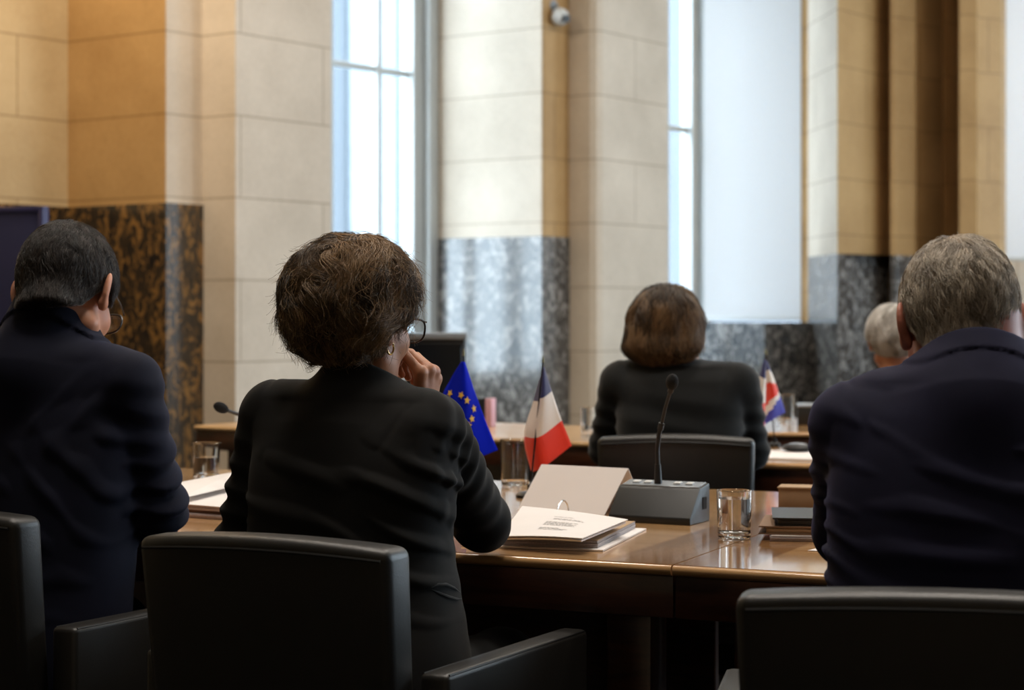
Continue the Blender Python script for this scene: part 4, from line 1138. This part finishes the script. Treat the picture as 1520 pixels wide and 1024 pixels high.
w.jacket(CLW, [((.19, .10, .96), ax1*.9+A(.2, 0, .3), .045, .0035, .10, .4), (E+A(0, -.02, .05), ax1, .05, .0025, .09, 0), (S+A(.02, -.02, -.06), (.3, .2, 1), .04, .0045, .06, 1), ((.15, -.06, .86), (.5, .2, 1), .055, .005, .12, .5), ((.16, -.05, .74), (.25, 0, 1), .07, .0025, .10, 2), ((-.02, -.1, .80), (.1, 0, 1), .09, .003, .16, 1), ((-.24, .02, .86), (.2, 0, 1), .045, .004, .10, 0), ((0, -.08, .98), (.15, 0, 1), .10, .003, .15, 1)], collar=suit_collar(w, .056, .052, drop=.02, low=.05, turn=False), stop=.80, open_r=.052, h=.0045)
pk = lambda pts: [Vector(w.onjacket(*q).tolist()) for q in pts]
pkt = MB(); pkt.tube(pk([(640, 872), (650, 868), (662, 868), (674, 873), (684, 881)]), [.001, .003, .0036, .003, .001], 8); pkt.tube(pk([(640, 875), (652, 881), (664, 886), (676, 889), (685, 889)]), [.001, .003, .0036, .003, .001], 8)
pkt.build('pocket', CLB, w.body)
w.lower(CLB, M['shoe'])
# welt pocket low on the right side of the jacket
def pocket(person, pts, mat, r=.006):
    m = MB(); m.tube(pts, r, 8); return m.build('pocket', mat, person.body)
def whair(Q):
    d = ell(Q, (0, -.014, .046), (.107, .106, .104))
    d = smin(d, ell(Q, (-.004, -.04, .0), (.092, .078, .062)), .05)
    d = smin(d, ell(Q, (-.015, -.070, .03), (.075, .050, .062)), .04)
    d = smin(d, cone(Q, (-.03, -.048, -.012), (.03, -.048, -.012), .045, .045), .03)
    # face and ear openings
    face = smax(smax(-(Q[:, 1]-.028-.35*np.clip(Q[:, 2]-.02, 0, .2)), Q[:, 2]-.058, .02), -.5-Q[:, 2], .01)
    d = smax(d, -face, .018)
    d = smax(d, -ell(Q, (.10, .012, -.032), (.05, .032, .036)), .012)
    d = smax(d, -ell(Q, (-.10, .012, -.032), (.05, .030, .036)), .012)
    d = d+.0035*sn(Q*A(1, 1, .6), 70, 9)+.003*sn(Q, 38, 11)
    return d
w.haircap(whair, CAPB, .0045)
w.strands(HB, 13000, .11, 14, crown_flow((.01, -.045, .15), .3, .15, .5), .0005, (.0, .006), wave=.7, wfreq=.9, clumps=190, spread=.55, clift=.016, seed=2, tipflip=.06, jitter=.06)
w.strands(HB, 1500, .12, 14, crown_flow((.01, -.045, .15), .3, .15, .4), .0004, (.002, .018), wave=1.0, wfreq=1.0, seed=12, tipflip=.10, jitter=.5, name='loose_strands')
g = w.glasses(M['spectacle'], M['pane'])
er = MB(); pts = []
for k in range(20): a = R(-60)+R(300)*k/19; pts.append((0, .0085*math.sin(a), -.0105*math.cos(a)))
er.tube(pts, .0018, 8); eo = er.build('earring', M['gold'], w.body); eo.matrix_local = Matrix.Translation(Vector(w.toH((.083, .0, -.044)).tolist())) @ Matrix(w.HR.tolist()).to_4x4()
# --- the man at the left
m = Person('dark-haired man in navy suit at the left edge, head bowed, glasses', -.905, 3.63, YAW, SK1, .0042, (0, 0, 0), (R(-11), R(34), R(-3)), 1.06,
    rows=[(.44, 0, -.01, .205, .14), (.56, 0, -.015, .20, .135), (.70, 0, .0, .198, .13), (.85, 0, .02, .205, .13), (.98, 0, .045, .208, .128), (1.06, 0, .06, .185, .115), (1.11, 0, .07, .13, .09)],
    sh=[(-.185, .05, 1.08), (.185, .05, 1.08)], neck=[(-.01, .05, 1.14), (-.012, .085, 1.225)], arms=[[(-.19, .05, 1.05), (-.24, .15, .83), (-.10, .36, .81)], [(.176, .05, 1.05), (.206, .10, .83), (.02, .33, .81)]], trap=.062, sleeve=(.064, .056, .05, .044), nr=(.060, .058))
m.hc = m.L(98, 437, 3.70)
m.build()
m.jacket(CLN, [((.2, .06, .98), (.3, 0, 1), .05, .003, .09, 0), ((.25, .08, .86), (.5, -.4, 1), .04, .005, .09, 1), ((.12, -.06, .88), (.7, .1, .7), .07, .004, .12, 0), ((0, -.08, .75), (.1, 0, 1), .08, .003, .15, 0), ((.1, -.05, 1.02), (1, 0, -.6), .06, .0025, .1, 0)], collar=suit_collar(m, .066, .086, .046, rmax=.118, fold=.0055), open_r=.0605, h=.006, noise_amp=.002)
m.lower(CLN, M['shoe'])
def shirt(p, r=.060, up=.055):
    nb, nt = A(*p.neck[0]), A(*p.neck[1]); ax = unit(nt-nb)
    def f(P):
        q = P-nb; t = q@ax; rad = q-t[:, None]*ax; rr = np.sqrt((rad*rad).sum(1)); fwd = rad[:, 1]/np.maximum(rr, 1e-4)
        top = up-.022*fwd
        d = np.abs(rr-r)-.002
        return smax(smax(d, t-top, .002), -.05-t, .002)
    c = nb; sdf_obj('shirt_collar', f, c-.12, c+.13, .003, WHT, p.body)
shirt(m, .0615, .088)
m.haircap(mancap(.010), CAPD, .005)
m.strands(HD, 11000, .030, 6, crown_flow((.015, -.04, .125), .35, .2, .35), .0004, (.0, .004), wave=.15, clumps=700, spread=.3, clift=.002, seed=3)
m.glasses(M['spectacle'], M['pane'])
# --- the man at the right
r_ = Person('grey-haired man in dark navy suit at the right, seen from behind, leaning forward', .665, 2.72, R(11), SK3, .0042, (0, 0, 0), (R(-9), R(20), 0), 1.0,
    rows=[(.44, 0, -.01, .218, .145), (.56, 0, -.015, .216, .14), (.70, 0, -.01, .214, .135), (.85, 0, .0, .214, .132), (.97, 0, .022, .212, .128), (1.05, 0, .04, .185, .115), (1.10, 0, .06, .13, .09)],
    sh=[(-.168, .045, 1.055), (.168, .045, 1.055)], neck=[(.0, .055, 1.115), (.0, .095, 1.185)], arms=[[(-.180, .055, 1.035), (-.186, .22, .86), (-.08, .43, .81)], [(.180, .055, 1.035), (.20, .20, .86), (.08, .42, .81)]], trap=.062, sleeve=(.060, .053, .048, .043), nr=(.064, .062))
r_.hc = r_.L(1424, 482, 2.84)
r_.build()
r_.jacket(CLM, [((0, -.09, .93), (.12, 0, 1), .06, .0035, .15, 0), ((.1, -.09, .84), (-.1, 0, 1), .075, .004, .16, 1), ((-.2, .08, .93), (.2, 0, 1), .035, .005, .08, 0), ((-.19, -.02, .86), (.6, 0, 1), .035, .004, .06, 1), ((-.12, -.06, 1.04), (.4, 0, 1), .06, .003, .1, 0), ((0, -.04, 1.12), (0, .3, 1), .035, .003, .09, 0), ((-.2, .0, .72), (.5, 0, 1), .06, .004, .1, 0)], collar=suit_collar(r_, .067, .034, .040, rmax=.11, fold=.004), open_r=.0645, h=.005, noise_amp=.002)
r_.lower(CLM, M['shoe'])
r_.haircap(mancap(.008), CAPG, .005)
def thin(Q, rs):
    d = np.sqrt((Q[:, 0]-.0)**2+(Q[:, 1]+.015)**2+(Q[:, 2]-.125)**2)
    return rs.rand(len(Q)) < np.clip((d-.012)/.05, .05, 1)
r_.strands(HG, 13000, .030, 6, crown_flow((.0, -.02, .13), .25, .15, .45), .0004, (.0, .0045), wave=.15, clumps=900, spread=.3, clift=.002, seed=4, keepf=thin)
# --- the woman beyond
k = Person('long-haired woman in black blazer beyond the near tables, seen from behind', .480, 5.50, R(12), SK1, .007, (0, 0, 0), (R(2), R(14), 0), .93,
    rows=[(.44, 0, -.01, .20, .14), (.56, 0, -.02, .20, .135), (.68, 0, -.01, .185, .125), (.80, 0, .0, .178, .118), (.92, 0, .02, .185, .118), (1.0, 0, .035, .17, .105), (1.04, 0, .05, .12, .08)],
    sh=[(-.155, .04, 1.01), (.150, .04, 1.01)], neck=[(0, .05, 1.04), (0, .07, 1.11)], arms=[[(-.172, .04, .995), (-.225, .12, .80), (-.12, .32, .81)], [(.165, .04, .995), (.192, .12, .80), (.12, .32, .81)]], trap=.052, nr=(.05, .048))
k.hc = k.L(990, 488, 5.56)
k.build(); k.jacket(CLB, [((-.2, .1, .88), (.2, 0, 1), .05, .004, .1, 0), ((.2, .1, .88), (.2, 0, 1), .05, .004, .1, 0), ((0, -.08, .9), (.1, 0, 1), .09, .003, .15, 0)], open_r=.055, h=.008)
k.lower(CLB, M['shoe'])
def lhair(Q):
    d = ell(Q, (0, -.012, .04), (.094, .110, .098))
    d = smin(d, econe(Q, (0, -.03, .0), (.0, -.045, -.062), (.106, .085), (.110, .06), (1, 0, 0)), .05)
    face = smax(-(Q[:, 1]-.03), Q[:, 2]-.06, .02)
    return smax(d, -face, .02)+.004*sn(Q*A(1, 1, .3), 60, 4)
k.haircap(lhair, CAPL, .007, ext=.2)
k.strands(HL, 6000, .16, 9, crown_flow((.0, -.02, .15), .1, 0, 1.0), .0009, (.0, .006), wave=.45, wfreq=1.1, clumps=110, spread=.35, clift=.012, seed=6, tipflip=.05)
# --- the person at the back
b_ = Person('silver-haired person at the far table, mostly hidden by the grey-haired man’s shoulder', gx(1330, 6.75), 6.72, R(8), SK1, .009, (0, 0, 0), (R(4), R(8), 0), 1.0,
    rows=[(.42, 0, -.01, .20, .14), (.56, 0, -.02, .19, .13), (.70, 0, -.01, .18, .125), (.80, 0, .02, .185, .118), (.87, 0, .035, .17, .105), (.92, 0, .05, .12, .08)],
    sh=[(-.155, .04, .89), (.155, .04, .89)], neck=[(0, .04, .93), (0, .05, 1.04)], arms=[[(-.165, .04, .875), (-.21, .12, .76), (-.12, .30, .81)], [(.165, .04, .875), (.21, .12, .76), (.12, .30, .81)]], trap=.05, nr=(.05, .048))
b_.hc = b_.L(1329, 505, 6.78)
b_.build(); b_.jacket(CLB, [], open_r=.055, h=.010); b_.lower(CLB, M['shoe'])
b_.haircap(lambda Q: smax(ell(Q, (0, -.015, .03), (.098, .112, .098)), smin(hairline(Q, -.01), Q[:, 1]*0+1, 0), .015)+.003*sn(Q, 60, 3), CAPS, .008)
b_.strands(HS, 6000, .06, 7, crown_flow((.0, -.03, .13), .3, 0, .4), .0009, (.0, .006), wave=.4, clumps=200, spread=.4, clift=.006, seed=8)
# ---------------------------------------------------------------- camera
cam = bpy.data.cameras.new('camera'); co = bpy.data.objects.new('camera', cam); COL.objects.link(co)
co.location = (0, 0, EYE); co.rotation_euler = (PI/2, 0, 0)
cam.sensor_width = 36; cam.lens = FPX/1520*36; cam.shift_y = -(512-CY)/1520
cam.clip_start = .05; cam.clip_end = 200
cam.dof.use_dof = True; cam.dof.focus_distance = 3.32; cam.dof.aperture_fstop = 5.0; cam.dof.aperture_blades = 9
SC.camera = co
# ---------------------------------------------------------------- daylight and lamps
wd = bpy.data.worlds.new('overcast_sky'); SC.world = wd; wd.use_nodes = True
bg = wd.node_tree.nodes['Background']; bg.inputs[0].default_value = (.76, .88, 1.0, 1); bg.inputs[1].default_value = 22.0
def area(name, loc, target, sx, sy, power, col, portal=False):
    l = bpy.data.lights.new(name, 'AREA'); l.shape = 'RECTANGLE'; l.size = sx; l.size_y = sy; l.energy = power; l.color = col
    o = bpy.data.objects.new(name, l); COL.objects.link(o); o.location = loc
    d = Vector(target)-Vector(loc); o.rotation_euler = d.to_track_quat('-Z', 'Y').to_euler()
    if portal: l.cycles.is_portal = True
    return o
def wpz(t, s, z): x, y = wp(t, s); return Vector((x, y, z))
for t0, t1 in ((1.36, 3.09), (4.98, 6.84)):
    c = wpz((t0+t1)/2, -1.08, 2.78); area('window_portal', c, c+WN, t1-t0, 4.0, 1, (1, 1, 1), True)
c = Vector((*xy(1115, 16.95), 2.87)); area('window_portal', c, c+Vector((0, -1, 0)), 1.0, 3.5, 1, (1, 1, 1), True)
c = Vector((*xy(1600, 16.75), 3.05)); area('window_portal', c, c+Vector((0, -1, 0)), 1.3, 3.1, 1, (1, 1, 1), True)
for y0, y1 in RW: area('window_portal', (9.95, (y0+y1)/2, 2.85), (0, (y0+y1)/2, 2.85), y1-y0, 4.1, 1, (1, 1, 1), True)
# unseen warm ceiling lamps, added to brighten pilasters, chair tops and hair
WARM = (1.0, .91, .81)
for x, y, p in ((-.9, 6.6, 130), (1.6, 6.0, 130), (1.9, 9.2, 70), (-.45, 3.5, 130), (1.1, 3.2, 130), (4.0, 8.2, 90), (4.6, 11.5, 150), (-.2, 1.4, 20)):
    area('unseen_ceiling_lamp', (x, y, HT-.12), (x, y, 0), .9, .9, p, WARM)
# spot lamps washing the niche at the left
c = wpz(-1.6, .5, 4.6); area('niche_lamp', c, wpz(-1.2, NICHE, 1.9), .35, .35, 150, (1, .82, .58))
vs = SC.view_settings; SC.display_settings.display_device = 'sRGB'
vs.view_transform = 'Standard'; vs.look = 'None'; vs.exposure = -.88; vs.gamma = 1; vs.use_curve_mapping = False
SC.cycles.use_denoising = True
SC.cycles.max_bounces = 10; SC.cycles.transparent_max_bounces = 12; SC.cycles.sample_clamp_indirect = 6
